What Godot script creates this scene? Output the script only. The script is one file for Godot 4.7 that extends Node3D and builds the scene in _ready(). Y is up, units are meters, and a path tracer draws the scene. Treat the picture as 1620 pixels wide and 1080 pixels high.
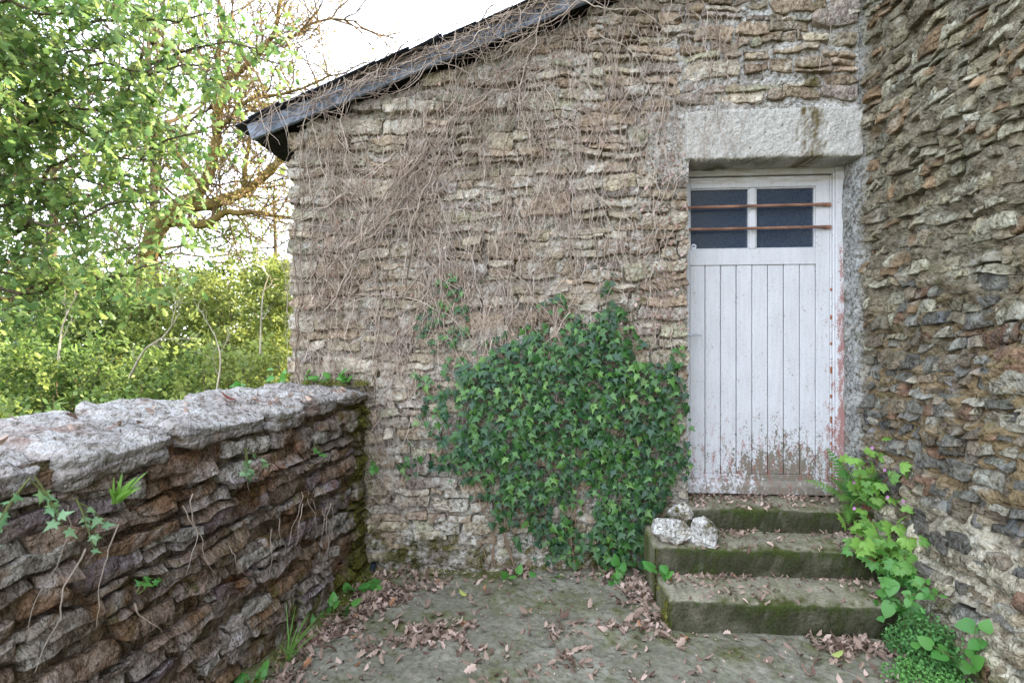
extends Node3D

var rng := RandomNumberGenerator.new()
var nz := FastNoiseLite.new()
var nf := FastNoiseLite.new()
var nc := FastNoiseLite.new()
var used := {}
var M := {}


class Geo:
	var v := PackedVector3Array()
	var c := PackedColorArray()
	var uv := PackedVector2Array()
	var ix := PackedInt32Array()

	func p(a: Vector3, col := Color.WHITE) -> int:
		v.append(a)
		c.append(col)
		return v.size() - 1

	func t(a: int, b: int, d: int) -> void:
		ix.append(a)
		ix.append(d)
		ix.append(b)

	func q(a: int, b: int, d: int, e: int) -> void:
		t(a, b, d)
		t(a, d, e)

	func add(o: Geo, off: Transform3D) -> void:
		var at := v.size()
		for k in o.v.size():
			v.append(off * o.v[k])
		c.append_array(o.c)
		uv.append_array(o.uv)
		for k in o.ix:
			ix.append(at + k)

	func mesh(mat: Material, flat := false) -> ArrayMesh:
		if flat:
			var v2 := PackedVector3Array()
			var c2 := PackedColorArray()
			var u2 := PackedVector2Array()
			for k in ix:
				v2.append(v[k])
				c2.append(c[k])
				if uv.size() == v.size():
					u2.append(uv[k])
			v = v2
			c = c2
			uv = u2
			for k in ix.size():
				ix[k] = k
		var n := PackedVector3Array()
		n.resize(v.size())
		for k in range(0, ix.size(), 3):
			var a := ix[k]
			var b := ix[k + 1]
			var d := ix[k + 2]
			var f := (v[d] - v[a]).cross(v[b] - v[a])
			n[a] += f
			n[b] += f
			n[d] += f
		for k in n.size():
			n[k] = n[k].normalized() if n[k].length_squared() > 1e-20 else Vector3.UP
		var arr := []
		arr.resize(Mesh.ARRAY_MAX)
		arr[Mesh.ARRAY_VERTEX] = v
		arr[Mesh.ARRAY_NORMAL] = n
		arr[Mesh.ARRAY_COLOR] = c
		if uv.size() == v.size():
			arr[Mesh.ARRAY_TEX_UV] = uv
		arr[Mesh.ARRAY_INDEX] = ix
		var m := ArrayMesh.new()
		m.add_surface_from_arrays(Mesh.PRIMITIVE_TRIANGLES, arr)
		m.surface_set_material(0, mat)
		return m


# ---------------------------------------------------------------- helpers

func rf(a: float, b: float) -> float:
	return rng.randf_range(a, b)


func n3(p: Vector3, f: float) -> float:
	return nz.get_noise_3d(p.x * f, p.y * f, p.z * f)


func fb(p: Vector3, f: float) -> float:
	return nf.get_noise_3d(p.x * f, p.y * f, p.z * f)


func lin(r: float, g: float, b: float) -> Color:
	return Color(r, g, b).linear_to_srgb()


func sst(a: float, b: float, x: float) -> float:
	return smoothstep(a, b, x) if a < b else 1.0 - smoothstep(b, a, x)


func numbered(called: String) -> String:
	if not used.has(called):
		used[called] = 0
		return called
	used[called] += 1
	return "%s_%03d" % [called, used[called]]


func tag(o: Node3D, label: String, category: String, group := "", kind := "") -> Node3D:
	if label:
		o.set_meta("label", label)
	if category:
		o.set_meta("category", category)
	if group:
		o.set_meta("group", group)
	if kind:
		o.set_meta("kind", kind)
	return o


func thing(called: String, at := Vector3.ZERO) -> Node3D:
	var o := Node3D.new()
	o.name = numbered(called)
	add_child(o)
	o.position = at
	return o


func obj(called: String, m: Mesh, parent: Node3D, mat: Material = null) -> MeshInstance3D:
	var o := MeshInstance3D.new()
	o.name = numbered(called) if parent == self else called
	o.mesh = m
	if mat:
		o.material_override = mat
	parent.add_child(o, true)
	return o


func multi(called: String, m: Mesh, mat: Material, xs: Array, cols: Array, parent: Node3D) -> MultiMeshInstance3D:
	var mm := MultiMesh.new()
	mm.transform_format = MultiMesh.TRANSFORM_3D
	mm.use_colors = true
	mm.mesh = m
	mm.instance_count = xs.size()
	for k in xs.size():
		mm.set_instance_transform(k, xs[k])
		mm.set_instance_color(k, cols[k])
	var o := MultiMeshInstance3D.new()
	o.name = called
	o.multimesh = mm
	o.material_override = mat
	o.set_meta("kind", "stuff")
	parent.add_child(o, true)
	return o


func noise_tex(size: int, freq: float, oct: int, ramp: Array, seed_: int, kind := 0, gain := 0.5) -> NoiseTexture2D:
	var n := FastNoiseLite.new()
	n.seed = seed_
	n.frequency = freq
	if kind == 1:
		n.noise_type = FastNoiseLite.TYPE_CELLULAR
		n.cellular_return_type = FastNoiseLite.RETURN_DISTANCE
	else:
		n.noise_type = FastNoiseLite.TYPE_SIMPLEX_SMOOTH
	n.fractal_type = FastNoiseLite.FRACTAL_FBM
	n.fractal_octaves = oct
	n.fractal_gain = gain
	var t := NoiseTexture2D.new()
	t.width = size
	t.height = size
	t.seamless = true
	t.seamless_blend_skirt = 0.15
	t.noise = n
	if ramp.size():
		var g := Gradient.new()
		var offs := PackedFloat32Array()
		var cols := PackedColorArray()
		for r in ramp:
			offs.append(r[0])
			cols.append(r[1])
		g.offsets = offs
		g.colors = cols
		t.color_ramp = g
	return t


func rough_mat(called: String, tex: Texture2D, bump: Texture2D, scale: float, relief: float, rough := 0.92) -> StandardMaterial3D:
	var m := StandardMaterial3D.new()
	m.resource_name = called
	m.vertex_color_use_as_albedo = true
	m.albedo_texture = tex
	m.uv1_triplanar = true
	m.uv1_world_triplanar = true
	m.uv1_scale = Vector3.ONE * scale
	m.roughness = rough
	m.metallic_specular = 0.3
	m.heightmap_enabled = true
	m.heightmap_texture = bump
	m.heightmap_scale = relief
	return m


func leaf_mat(called: String, r: float, g: float, b: float, back: float, rough := 0.5, tinted := false) -> StandardMaterial3D:
	var m := StandardMaterial3D.new()
	m.resource_name = called
	m.albedo_color = lin(r, g, b)
	m.vertex_color_use_as_albedo = tinted
	m.roughness = rough
	m.metallic_specular = 0.4
	m.cull_mode = BaseMaterial3D.CULL_DISABLED
	if back > 0.0:
		m.backlight_enabled = true
		if tinted:
			m.backlight = Color(back, back, back).linear_to_srgb()
		else:
			var k := back / maxf(maxf(r, g), b)
			m.backlight = lin(r * k * 1.1, g * k, b * k * 0.6)
	return m


func tube(g: Geo, pts: PackedVector3Array, r0: float, r1: float, sides: int, col: Color, lump := 0.0) -> void:
	var first := g.v.size()
	var n := pts.size()
	for k in n:
		var t := (pts[mini(k + 1, n - 1)] - pts[maxi(k - 1, 0)]).normalized()
		var a := t.cross(Vector3(0.31, 0.2, 0.93))
		if a.length_squared() < 0.01:
			a = t.cross(Vector3.RIGHT)
		a = a.normalized()
		var b := t.cross(a)
		var r := lerpf(r0, r1, k / float(n - 1))
		for s in sides:
			var an := TAU * s / sides
			var d := a * cos(an) + b * sin(an)
			var rr := r
			if lump > 0.0:
				rr *= 1.0 + lump * n3(pts[k] + d * r, 2.2 / maxf(r0, 0.01))
			var cc := col
			if lump > 0.0:
				cc = col * (1.0 + 0.5 * n3(pts[k] + d * r, 9.0))
				cc.a = 1.0
			g.p(pts[k] + d * rr, cc)
	for k in n - 1:
		for s in sides:
			var a0 := first + k * sides + s
			var a1 := first + k * sides + (s + 1) % sides
			g.q(a0, a1, a1 + sides, a0 + sides)


func curve(pts: Array, per := 6) -> PackedVector3Array:
	var out := PackedVector3Array()
	var n := pts.size()
	for k in n - 1:
		var a: Vector3 = pts[maxi(k - 1, 0)]
		var b: Vector3 = pts[k]
		var c: Vector3 = pts[k + 1]
		var d: Vector3 = pts[mini(k + 2, n - 1)]
		for s in per:
			out.append(b.cubic_interpolate(c, a, d, s / float(per)))
	out.append(pts[n - 1])
	return out


# a box with chamfered edges, added to g
func box(g: Geo, ctr: Vector3, size: Vector3, bev := 0.004, col := Color.WHITE, rot := Basis.IDENTITY) -> void:
	var h := size / 2.0
	var id := {}
	for sx in [-1, 1]:
		for sy in [-1, 1]:
			for sz in [-1, 1]:
				for ax in 3:
					var w := Vector3(sx * (h.x - bev), sy * (h.y - bev), sz * (h.z - bev))
					w[ax] = [sx, sy, sz][ax] * h[ax]
					id[[sx, sy, sz, ax]] = g.p(ctr + rot * w, col)
	var faces := []
	for ax in 3:
		for s in [-1, 1]:
			var f := []
			for uv in [[-1, -1], [1, -1], [1, 1], [-1, 1]]:
				var k := [0, 0, 0]
				k[ax] = s
				k[(ax + 1) % 3] = uv[0]
				k[(ax + 2) % 3] = uv[1]
				f.append(id[[k[0], k[1], k[2], ax]])
			faces.append(f)
	for ax in 3:
		var b := (ax + 1) % 3
		var c := (ax + 2) % 3
		for s in [-1, 1]:
			for u in [-1, 1]:
				var k0 := [0, 0, 0]
				var k1 := [0, 0, 0]
				k0[ax] = -1
				k1[ax] = 1
				k0[b] = s
				k1[b] = s
				k0[c] = u
				k1[c] = u
				faces.append([id[[k0[0], k0[1], k0[2], b]], id[[k1[0], k1[1], k1[2], b]], id[[k1[0], k1[1], k1[2], c]], id[[k0[0], k0[1], k0[2], c]]])
	for sx in [-1, 1]:
		for sy in [-1, 1]:
			for sz in [-1, 1]:
				faces.append([id[[sx, sy, sz, 0]], id[[sx, sy, sz, 1]], id[[sx, sy, sz, 2]]])
	for f in faces:
		var a: Vector3 = g.v[f[0]]
		var nrm := (g.v[f[1]] - a).cross(g.v[f[2]] - a)
		var back := nrm.dot(a - ctr) < 0.0
		for k in range(1, f.size() - 1):
			if back:
				g.t(f[0], f[k + 1], f[k])
			else:
				g.t(f[0], f[k], f[k + 1])


func box_mesh(size: Vector3, bev: float, mat: Material, col := Color.WHITE) -> ArrayMesh:
	var g := Geo.new()
	box(g, Vector3.ZERO, size, bev, col)
	return g.mesh(mat, true)


# cube-sphere rock: half size h, squareness k, displacement amounts, paint(p, normal, colour)
func rock(h: Vector3, k: float, res: int, seed_: Vector3, amps: Array, paint: Callable, layer := 0.0, planes: Array = []) -> Geo:
	var g := Geo.new()
	var made := {}
	for ax in 3:
		for s in [-1.0, 1.0]:
			var row := []
			for i in res + 1:
				for j in res + 1:
					var a := i / float(res) * 2.0 - 1.0
					var b := j / float(res) * 2.0 - 1.0
					var w := Vector3.ZERO
					w[ax] = s
					w[(ax + 1) % 3] = a
					w[(ax + 2) % 3] = b
					var key := Vector3i((w * 1000.0).round())
					if not made.has(key):
						var r := pow(pow(absf(w.x), k) + pow(absf(w.y), k) + pow(absf(w.z), k), 1.0 / k)
						var e := w / r
						var p := e * h
						var q := p + seed_
						var d := 0.0
						for am in amps:
							d += am[1] * n3(q, am[0])
						if layer > 0.0:
							d += layer * n3(Vector3(q.x * 1.3, q.y * 34.0, q.z * 1.3), 1.0)
						if planes.size():
							var cut := 9.0
							for pl in planes:
								var along: float = e.dot(pl[0])
								if along > 0.01:
									cut = minf(cut, pl[1] / along)
							p = e * cut * h
						var nn := (e / h).normalized()
						p += nn * d
						made[key] = g.p(p, paint.call(p + seed_, nn))
					row.append(made[key])
			for i in res:
				for j in res:
					var a0: int = row[i * (res + 1) + j]
					var a1: int = row[(i + 1) * (res + 1) + j]
					var a2: int = row[(i + 1) * (res + 1) + j + 1]
					var a3: int = row[i * (res + 1) + j + 1]
					if s > 0.0:
						g.q(a0, a1, a2, a3)
					else:
						g.q(a0, a3, a2, a1)
	return g


# one wall stone; local x along the wall, y up, z out of it; o = its centre in wall coordinates
func stone_geo(w: float, h: float, out: float, back: float, o: Vector3, rot: float, chip: float, paint: Callable, base: Color) -> Geo:
	var g := Geo.new()
	var nu := clampi(int(w / 0.026), 3, 11)
	var nv := clampi(int(h / 0.022), 2, 6)
	var us := [-1.0, -0.97]
	for k in nu:
		us.append(lerpf(-0.90, 0.90, k / float(nu - 1)))
	us.append_array([0.97, 1.0])
	var vs := [-1.0, -0.95]
	for k in nv:
		vs.append(lerpf(-0.82, 0.82, k / float(nv - 1)))
	vs.append_array([0.95, 1.0])
	var ta := rf(-0.012, 0.012)
	var tb := rf(-0.016, -0.001)
	var sq := rf(4.0, 14.0)
	var lay := rf(22.0, 45.0)
	var cuts := []
	for k in 5:
		cuts.append(Vector3(rf(-1, 1), rf(-1, 1), rf(0.25, 0.9)))
	var cr := cos(rot)
	var sr := sin(rot)
	for j in vs.size():
		for i in us.size():
			var u: float = us[i]
			var v: float = vs[j]
			var r := pow(pow(absf(u), sq) + pow(absf(v), sq), 1.0 / sq)
			var e := maxf(absf(u), absf(v))
			var k := e / maxf(r, 1e-5)
			var x := u * k * w * 0.5
			var y := v * k * h * 0.5
			var p := Vector3(x * cr - y * sr, x * sr + y * cr, 0.0)
			var q := p + o
			var jx := n3(q + Vector3(7.1, 0, 0), 8.0) * 0.021 + n3(q + Vector3(3.3, 9.0, 0), 31.0) * 0.005
			var jy := n3(q + Vector3(0, 3.7, 5.0), 7.0) * 0.017 + n3(q + Vector3(1.3, 2.0, 4.0), 28.0) * 0.005
			p += Vector3(jx, jy, 0)
			var edge_u := absf(u) > 0.99 or absf(v) > 0.99
			var edge_l := absf(u) > 0.96 or absf(v) > 0.94
			var z := out + u * ta + v * tb
			var face := 1.0
			for ct in cuts:
				face = minf(face, ct.z + ct.x * u + ct.y * v)
			z += chip * (maxf(face, -1.2) * 0.95 - 0.3 + n3(q, 8.0) * 0.5 + n3(q, 23.0) * 0.4)
			z += chip * 0.35 * signf(n3(Vector3(q.x * 0.25, q.y, 3.0), lay)) * (0.5 + 0.5 * n3(q, 5.0))
			if edge_u:
				z = -back
			elif edge_l:
				z = lerpf(z, -back, 0.10)
			p.z = z
			g.p(p, paint.call(Vector3(q.x, q.y, z), base))
	var n := us.size()
	var m := vs.size()
	for j in range(1, m - 2):
		for i in range(1, n - 2):
			var a := j * n + i
			g.q(a, a + 1, a + n + 1, a + n)
	# the sides, on vertices of their own
	var twin := {}
	var own := func(k: int) -> int:
		if not twin.has(k):
			twin[k] = g.p(g.v[k], g.c[k])
		return twin[k]
	for j in m - 1:
		for i in n - 1:
			if j > 0 and j < m - 2 and i > 0 and i < n - 2:
				continue
			var a := j * n + i
			g.q(own.call(a), own.call(a + 1), own.call(a + n + 1), own.call(a + n))
	return g


# courses of stones over a rectangle of a wall; row_span(y) gives the x range of a course, surf(x, y) the wall's own bulge
func lay_stones(parent: Node3D, mat: Material, y0: float, y1: float, row_span: Callable, ch: Vector2, cw: Vector2, surf: Callable, pick: Callable, paint: Callable, score: Callable, chaos: float, out: Vector2, chip: float, gap: float) -> void:
	var made := []
	var y := y0
	var row := 0
	while y < y1:
		var h := rf(ch.x, ch.y)
		if rng.randf() < 0.25:
			h *= 0.6
		if y + h > y1 - 0.02:
			h = maxf(y1 - y, 0.03)
		var span: Vector2 = row_span.call(y + h * 0.5)
		var x := span.x
		while x < span.y - 0.02:
			var w := rf(cw.x, cw.y) * (0.6 + 0.5 * h / ch.y)
			if rng.randf() < 0.2:
				w *= 0.5
			if x + w > span.y - cw.x * 0.6:
				w = span.y - x
			var yc := y + h * 0.5 + n3(Vector3(x * 0.8, row * 3.1, 1.0), 1.0) * 0.05 * (1.0 + chaos)
			var parts := [[yc, h]]
			if h > ch.y * 0.72 and rng.randf() < 0.35 + chaos:
				var f := rf(0.35, 0.65)
				parts = [[yc - h * 0.5 + h * f * 0.5, h * f], [yc + h * 0.5 - h * (1.0 - f) * 0.5, h * (1.0 - f)]]
			for pr in parts:
				var xs := [[x + w * 0.5, w]]
				if parts.size() == 2 and w > cw.y * 0.7:
					var f2 := rf(0.3, 0.7)
					xs = [[x + w * f2 * 0.5, w * f2], [x + w - w * (1.0 - f2) * 0.5, w * (1.0 - f2)]]
				for xr in xs:
					var c := Vector3(xr[0] + rf(-1, 1) * chaos * 0.05, pr[0] + rf(-1, 1) * chaos * 0.04, 0)
					c.z = surf.call(c.x, c.y)
					var gg := gap * rf(0.4, 1.4)
					var sw: float = maxf(0.03, xr[1] - gg)
					var sh: float = maxf(0.022, (pr[1] - gg) * rf(0.85, 1.12))
					var base: Color = pick.call(c)
					var g := stone_geo(sw, sh, rf(out.x, out.y), 0.05, c, rf(-1, 1) * (0.03 + chaos * 0.5), chip, paint, base)
					made.append([score.call(c) * sw * sh, c, g])
			x += w
		y += h
		row += 1
	made.sort_custom(func(a, b): return a[0] > b[0])
	var rest := Geo.new()
	for k in made.size():
		var c: Vector3 = made[k][1]
		var g: Geo = made[k][2]
		if k < 300:
			var o := obj("stone", g.mesh(mat), parent)
			o.position = c
		else:
			rest.add(g, Transform3D(Basis.IDENTITY, c))
	if rest.v.size():
		var o := obj("rubble_infill", rest.mesh(mat), parent)
		o.set_meta("kind", "stuff")


func frame_of(dir: Vector3, nrm: Vector3, size: float) -> Basis:
	var y := dir.normalized()
	var x := y.cross(nrm)
	if x.length_squared() < 1e-4:
		x = y.cross(Vector3(0.3, 0.2, 0.9))
	x = x.normalized()
	var z := x.cross(y)
	return Basis(x * size, y * size, z * size)


func rand_dir() -> Vector3:
	var z := rf(-1, 1)
	var a := rf(0, TAU)
	var r := sqrt(1.0 - z * z)
	return Vector3(r * cos(a), z, r * sin(a))


# a leaf: half outline (x, y) from stem to tip, mirrored, folded and curled
func leaf_mesh(half: Array, fold: float, curl: float, mat: Material, twist := 0.0) -> ArrayMesh:
	var g := Geo.new()
	var mid := []
	var lef := []
	var rig := []
	for h in half:
		var y: float = h[1]
		var x: float = h[0]
		var z := -curl * y * y
		mid.append(g.p(Vector3(0, y, z)))
		lef.append(g.p(Vector3(-x, y, z - fold * x + twist * x * y)))
		rig.append(g.p(Vector3(x, y, z - fold * x - twist * x * y)))
	for k in half.size() - 1:
		if half[k][0] > 0.0 or half[k + 1][0] > 0.0:
			g.q(mid[k], rig[k], rig[k + 1], mid[k + 1])
			g.q(lef[k], mid[k], mid[k + 1], lef[k + 1])
	return g.mesh(mat)


# a lobed leaf given as a fan round a centre
func fan_leaf(half: Array, ctr: Vector2, fold: float, curl: float, mat: Material) -> ArrayMesh:
	var g := Geo.new()
	var put := func(x: float, y: float) -> int: return g.p(Vector3(x, y, -fold * absf(x) - curl * y * y))
	var c: int = put.call(ctr.x, ctr.y)
	var ids := []
	for h in half:
		ids.append(put.call(h[0], h[1]))
	for k in range(half.size() - 2, 0, -1):
		ids.append(put.call(-half[k][0], half[k][1]))
	for k in ids.size():
		g.t(c, ids[k], ids[(k + 1) % ids.size()])
	return g.mesh(mat)


func in_poly(p: Vector2, poly: PackedVector2Array) -> bool:
	return Geometry2D.is_point_in_polygon(p, poly)


func poly_dist(p: Vector2, poly: PackedVector2Array) -> float:
	var best := 9.0
	for k in poly.size():
		var c := Geometry2D.get_closest_point_to_segment(p, poly[k], poly[(k + 1) % poly.size()])
		best = minf(best, c.distance_to(p))
	return best if in_poly(p, poly) else -best


func mixc(a: Color, b: Color, t: float) -> Color:
	return a.lerp(b, clampf(t, 0.0, 1.0))


func ground_y(x: float, z: float) -> float:
	var y := -0.075 * sst(0.45, -0.9, x) * sst(2.2, 0.4, z)
	return y


# ---------------------------------------------------------------- the scene

func _ready() -> void:
	rng.seed = 20240611
	nz.seed = 7
	nz.noise_type = FastNoiseLite.TYPE_SIMPLEX_SMOOTH
	nz.frequency = 1.0
	nz.fractal_type = FastNoiseLite.FRACTAL_NONE
	nf.seed = 19
	nf.noise_type = FastNoiseLite.TYPE_SIMPLEX_SMOOTH
	nf.frequency = 1.0
	nf.fractal_octaves = 4
	nc.seed = 5
	nc.noise_type = FastNoiseLite.TYPE_CELLULAR
	nc.frequency = 1.0
	nc.cellular_return_type = FastNoiseLite.RETURN_DISTANCE2_SUB

	# camera, sky, sun, exposure
	var cam := Camera3D.new()
	cam.name = "camera"
	cam.position = Vector3(0, 1.44, 3.4)
	cam.rotation_degrees.y = 4.0
	cam.projection = Camera3D.PROJECTION_FRUSTUM
	cam.near = 0.05
	cam.far = 900.0
	cam.size = 0.05 * 1080.0 / 800.0
	cam.frustum_offset = Vector2(0, 0.05 * 15.0 / 800.0)
	var lens := CameraAttributesPhysical.new()
	lens.exposure_aperture = 3.2
	lens.frustum_focal_length = 17.8
	lens.frustum_focus_distance = 3.3
	lens.exposure_multiplier = 1.0
	cam.attributes = lens
	add_child(cam)
	cam.current = true

	var env := Environment.new()
	env.background_mode = Environment.BG_SKY
	var sky := ProceduralSkyMaterial.new()
	sky.sky_top_color = Color(0.84, 0.89, 0.97)
	sky.sky_horizon_color = Color(0.97, 0.97, 0.97)
	sky.sky_curve = 0.12
	sky.ground_bottom_color = Color(0.3, 0.32, 0.22)
	sky.ground_horizon_color = Color(0.5, 0.55, 0.42)
	sky.sun_angle_max = 2.0
	env.sky = Sky.new()
	env.sky.sky_material = sky
	env.background_energy_multiplier = 1.32
	env.tonemap_mode = Environment.TONE_MAPPER_LINEAR
	env.tonemap_exposure = 4.5
	env.sdfgi_enabled = true
	env.ssao_enabled = true
	env.ssil_enabled = true
	var we := WorldEnvironment.new()
	we.name = "environment"
	we.environment = env
	add_child(we)

	var sun := DirectionalLight3D.new()
	sun.name = "sun"
	sun.light_energy = 1.45
	sun.light_color = Color(1.0, 0.93, 0.8)
	sun.light_angular_distance = 0.5
	sun.shadow_enabled = true
	add_child(sun)
	sun.look_at_from_position(Vector3(8.0, 5.8, -3.0), Vector3.ZERO, Vector3.UP)

	build_materials()
	build_terrain()
	build_house()
	build_tall_wall()
	build_parapet()
	build_steps()
	build_courtyard()
	build_trees()
	build_bushes()
	build_ivy()
	build_creeper()
	build_rocks()
	build_plants()
	build_litter()


func build_materials() -> void:
	var W := Color.WHITE
	var grain := noise_tex(1024, 0.018, 6, [[0.0, Color(0.42, 0.39, 0.35)], [0.33, Color(0.64, 0.61, 0.57)], [0.37, Color(0.84, 0.82, 0.79)], [0.52, Color(0.93, 0.92, 0.90)], [0.56, W], [1.0, W]], 3, 0, 0.62)
	var bump := noise_tex(1024, 0.02, 6, [], 11, 0, 0.62)
	var fine := noise_tex(512, 0.05, 5, [], 23, 0, 0.65)
	var spots := noise_tex(1024, 0.035, 3, [[0.0, Color(0.86, 0.85, 0.78, 0.6)], [0.08, Color(0.86, 0.85, 0.78, 0.35)], [0.14, Color(0.86, 0.85, 0.78, 0.0)], [1.0, Color(0.9, 0.9, 0.84, 0.0)]], 31, 1)
	for nm in ["stone", "mortar", "old_stone", "rubble"]:
		var m := rough_mat(nm, grain, bump, 1.3, 3.0)
		m.detail_enabled = true
		m.detail_albedo = spots
		m.detail_blend_mode = BaseMaterial3D.BLEND_MODE_MIX
		m.uv2_triplanar = true
		m.uv2_world_triplanar = true
		m.uv2_scale = Vector3.ONE * 1.7
		M[nm] = m
	M.mortar.heightmap_scale = 4.0
	M.old_stone.heightmap_scale = 4.0
	M.rubble.heightmap_scale = 3.0
	M.concrete = rough_mat("concrete", noise_tex(1024, 0.03, 6, [[0.0, Color(0.55, 0.54, 0.5)], [0.4, Color(0.82, 0.81, 0.79)], [1.0, W]], 41, 0, 0.7), fine, 1.6, 0.6)
	M.ground = rough_mat("ground", noise_tex(1024, 0.02, 6, [[0.0, Color(0.6, 0.58, 0.54)], [0.4, Color(0.86, 0.85, 0.83)], [1.0, W]], 83, 0, 0.62), fine, 1.1, 0.7)
	M.slate = rough_mat("slate", noise_tex(512, 0.03, 5, [[0.0, Color(0.6, 0.6, 0.6)], [1.0, W]], 51), fine, 1.5, 0.6, 0.6)
	M.bark = rough_mat("bark", noise_tex(512, 0.04, 5, [[0.0, Color(0.4, 0.38, 0.33)], [0.5, Color(0.8, 0.78, 0.74)], [1.0, W]], 61, 0, 0.65), fine, 1.4, 3.0)
	M.rust = rough_mat("rust", noise_tex(512, 0.06, 5, [[0.0, Color(0.35, 0.2, 0.15)], [0.35, Color(0.62, 0.4, 0.3)], [0.55, Color(0.8, 0.62, 0.5)], [0.7, Color(0.92, 0.86, 0.8)], [1.0, Color(0.95, 0.92, 0.88)]], 71, 0, 0.7), fine, 6.0, 0.4, 0.8)
	M.stem = StandardMaterial3D.new()
	M.stem.resource_name = "stem"
	M.stem.vertex_color_use_as_albedo = true
	M.stem.roughness = 0.85
	M.stem.metallic_specular = 0.2
	# weathered white paint over the whole door, computed once
	var w := 400
	var h := 860
	var bytes := PackedByteArray()
	bytes.resize(w * h * 3)
	var at := 0
	for j in h:
		var y := 2.72 - 2.3 * j / float(h)
		for i in w:
			var x := 0.90 + 1.16 * i / float(w)
			var p := Vector3(x, y, 0)
			var c := Color(0.545, 0.542, 0.548)
			c = c * (1.0 + 0.05 * nz.get_noise_2d(x * 40.0, y * 3.0) + 0.04 * nz.get_noise_2d(x * 5.0, y * 4.0))
			var sp := nz.get_noise_2d(x * 130.0, y * 80.0)
			if sp > 0.62 + 0.2 * nz.get_noise_2d(x * 6.0 + 5.0, y * 5.0):
				c = c.lerp(Color(0.2, 0.19, 0.18), clampf((sp - 0.55) * 2.0, 0.0, 0.6))
			# grime that rises from the bottom, most right of the middle
			var wet := sst(1.15 - 0.25 * absf(x - 1.6), 0.5, y) * (0.35 + 0.65 * sst(1.1, 1.55, x) * sst(1.98, 1.75, x))
			var gr := nf.get_noise_2d(x * 16.0, y * 6.0) * 0.75 + nf.get_noise_2d(x * 55.0, y * 40.0) * 0.7
			c = c.lerp(Color(0.13, 0.105, 0.065), clampf((gr * 1.15 + wet * 1.38 - 0.60) * 1.9, 0.0, 0.88))
			# bare red primer where paint has flaked
			var fl := nf.get_noise_2d(x * 24.0 + 40.0, y * 9.0) + 0.55 * nz.get_noise_2d(x * 140.0, y * 70.0)
			var lo := 0.55 * sst(1.25, 0.6, y) + 0.42 * sst(1.84, 1.93, x) * sst(2.2, 1.5, y) + 0.75 * sst(1.955, 1.985, x) * sst(2.04, 2.02, x) * sst(2.5, 1.9, y) + 0.3 * sst(0.95, 0.92, x)
			c = c.lerp(Color(0.27, 0.085, 0.06), clampf((fl + lo - 0.80) * 2.6, 0.0, 0.8))
			if y < 0.56:
				var dirt := nf.get_noise_2d(x * 30.0 + 9.0, y * 25.0) + 0.12
				c = c.lerp(Color(0.24, 0.21, 0.17), clampf(dirt * 1.5, 0.0, 0.75))
			if y > 2.6:
				c = c.lerp(Color(0.4, 0.36, 0.28), clampf(0.4 + nf.get_noise_2d(x * 6.0, y * 30.0), 0.0, 0.7))
			c = c.linear_to_srgb()
			bytes[at] = int(clampf(c.r, 0, 1) * 255.0)
			bytes[at + 1] = int(clampf(c.g, 0, 1) * 255.0)
			bytes[at + 2] = int(clampf(c.b, 0, 1) * 255.0)
			at += 3
	var im := Image.create_from_data(w, h, false, Image.FORMAT_RGB8, bytes)
	var pm := StandardMaterial3D.new()
	pm.resource_name = "weathered white paint"
	pm.albedo_texture = ImageTexture.create_from_image(im)
	pm.roughness = 0.6
	pm.metallic_specular = 0.35
	M.paint = pm


func build_terrain() -> void:
	var g := Geo.new()
	var xs := []
	for k in 61:
		var t := k / 30.0 - 1.0
		xs.append(signf(t) * (absf(t) * 14.0 + pow(absf(t), 4.0) * 330.0))
	for z in xs:
		for x in xs:
			var out := sst(-1.6, -2.6, x)
			var y := lerpf(-0.35, -1.3 - 0.02 * absf(x), out)
			if z < -6.0:
				y = lerpf(y, -1.3, sst(-6.0, -9.0, z))
			y += n3(Vector3(x, 0, z), 0.25) * 0.2 + n3(Vector3(x, 0, z), 0.02) * 5.0 * sst(20.0, 120.0, Vector2(x, z).length())
			g.p(Vector3(x, y, z), Color(0.07, 0.075, 0.03))
	var n := xs.size()
	for j in n - 1:
		for i in n - 1:
			var a := j * n + i
			g.q(a, a + n, a + n + 1, a + 1)
	tag(obj("hillside_ground", g.mesh(M.ground), self), "dark leafy soil of the wooded slope below the parapet", "ground", "", "structure")


# ---------------------------------------------------------------- the stone house

func roof_line(x: float) -> float:
	return 2.88 + 0.366 * (x + 2.03)


func ivy_poly() -> PackedVector2Array:
	return PackedVector2Array([Vector2(-0.63, 1.42), Vector2(-0.28, 1.59), Vector2(0.06, 1.65), Vector2(0.31, 1.78), Vector2(0.42, 1.82), Vector2(0.56, 1.63), Vector2(0.73, 1.44), Vector2(0.90, 1.54), Vector2(0.94, 1.09), Vector2(0.93, 0.67), Vector2(0.82, 0.42), Vector2(0.75, 0.21), Vector2(0.73, -0.08), Vector2(0.39, -0.1), Vector2(-0.03, 0.02), Vector2(-0.32, 0.18), Vector2(-0.54, 0.43), Vector2(-0.73, 0.62), Vector2(-0.93, 0.58), Vector2(-1.05, 0.66), Vector2(-0.97, 0.81), Vector2(-0.86, 0.86), Vector2(-0.89, 1.07), Vector2(-0.92, 1.29), Vector2(-0.76, 1.35)])


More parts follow.
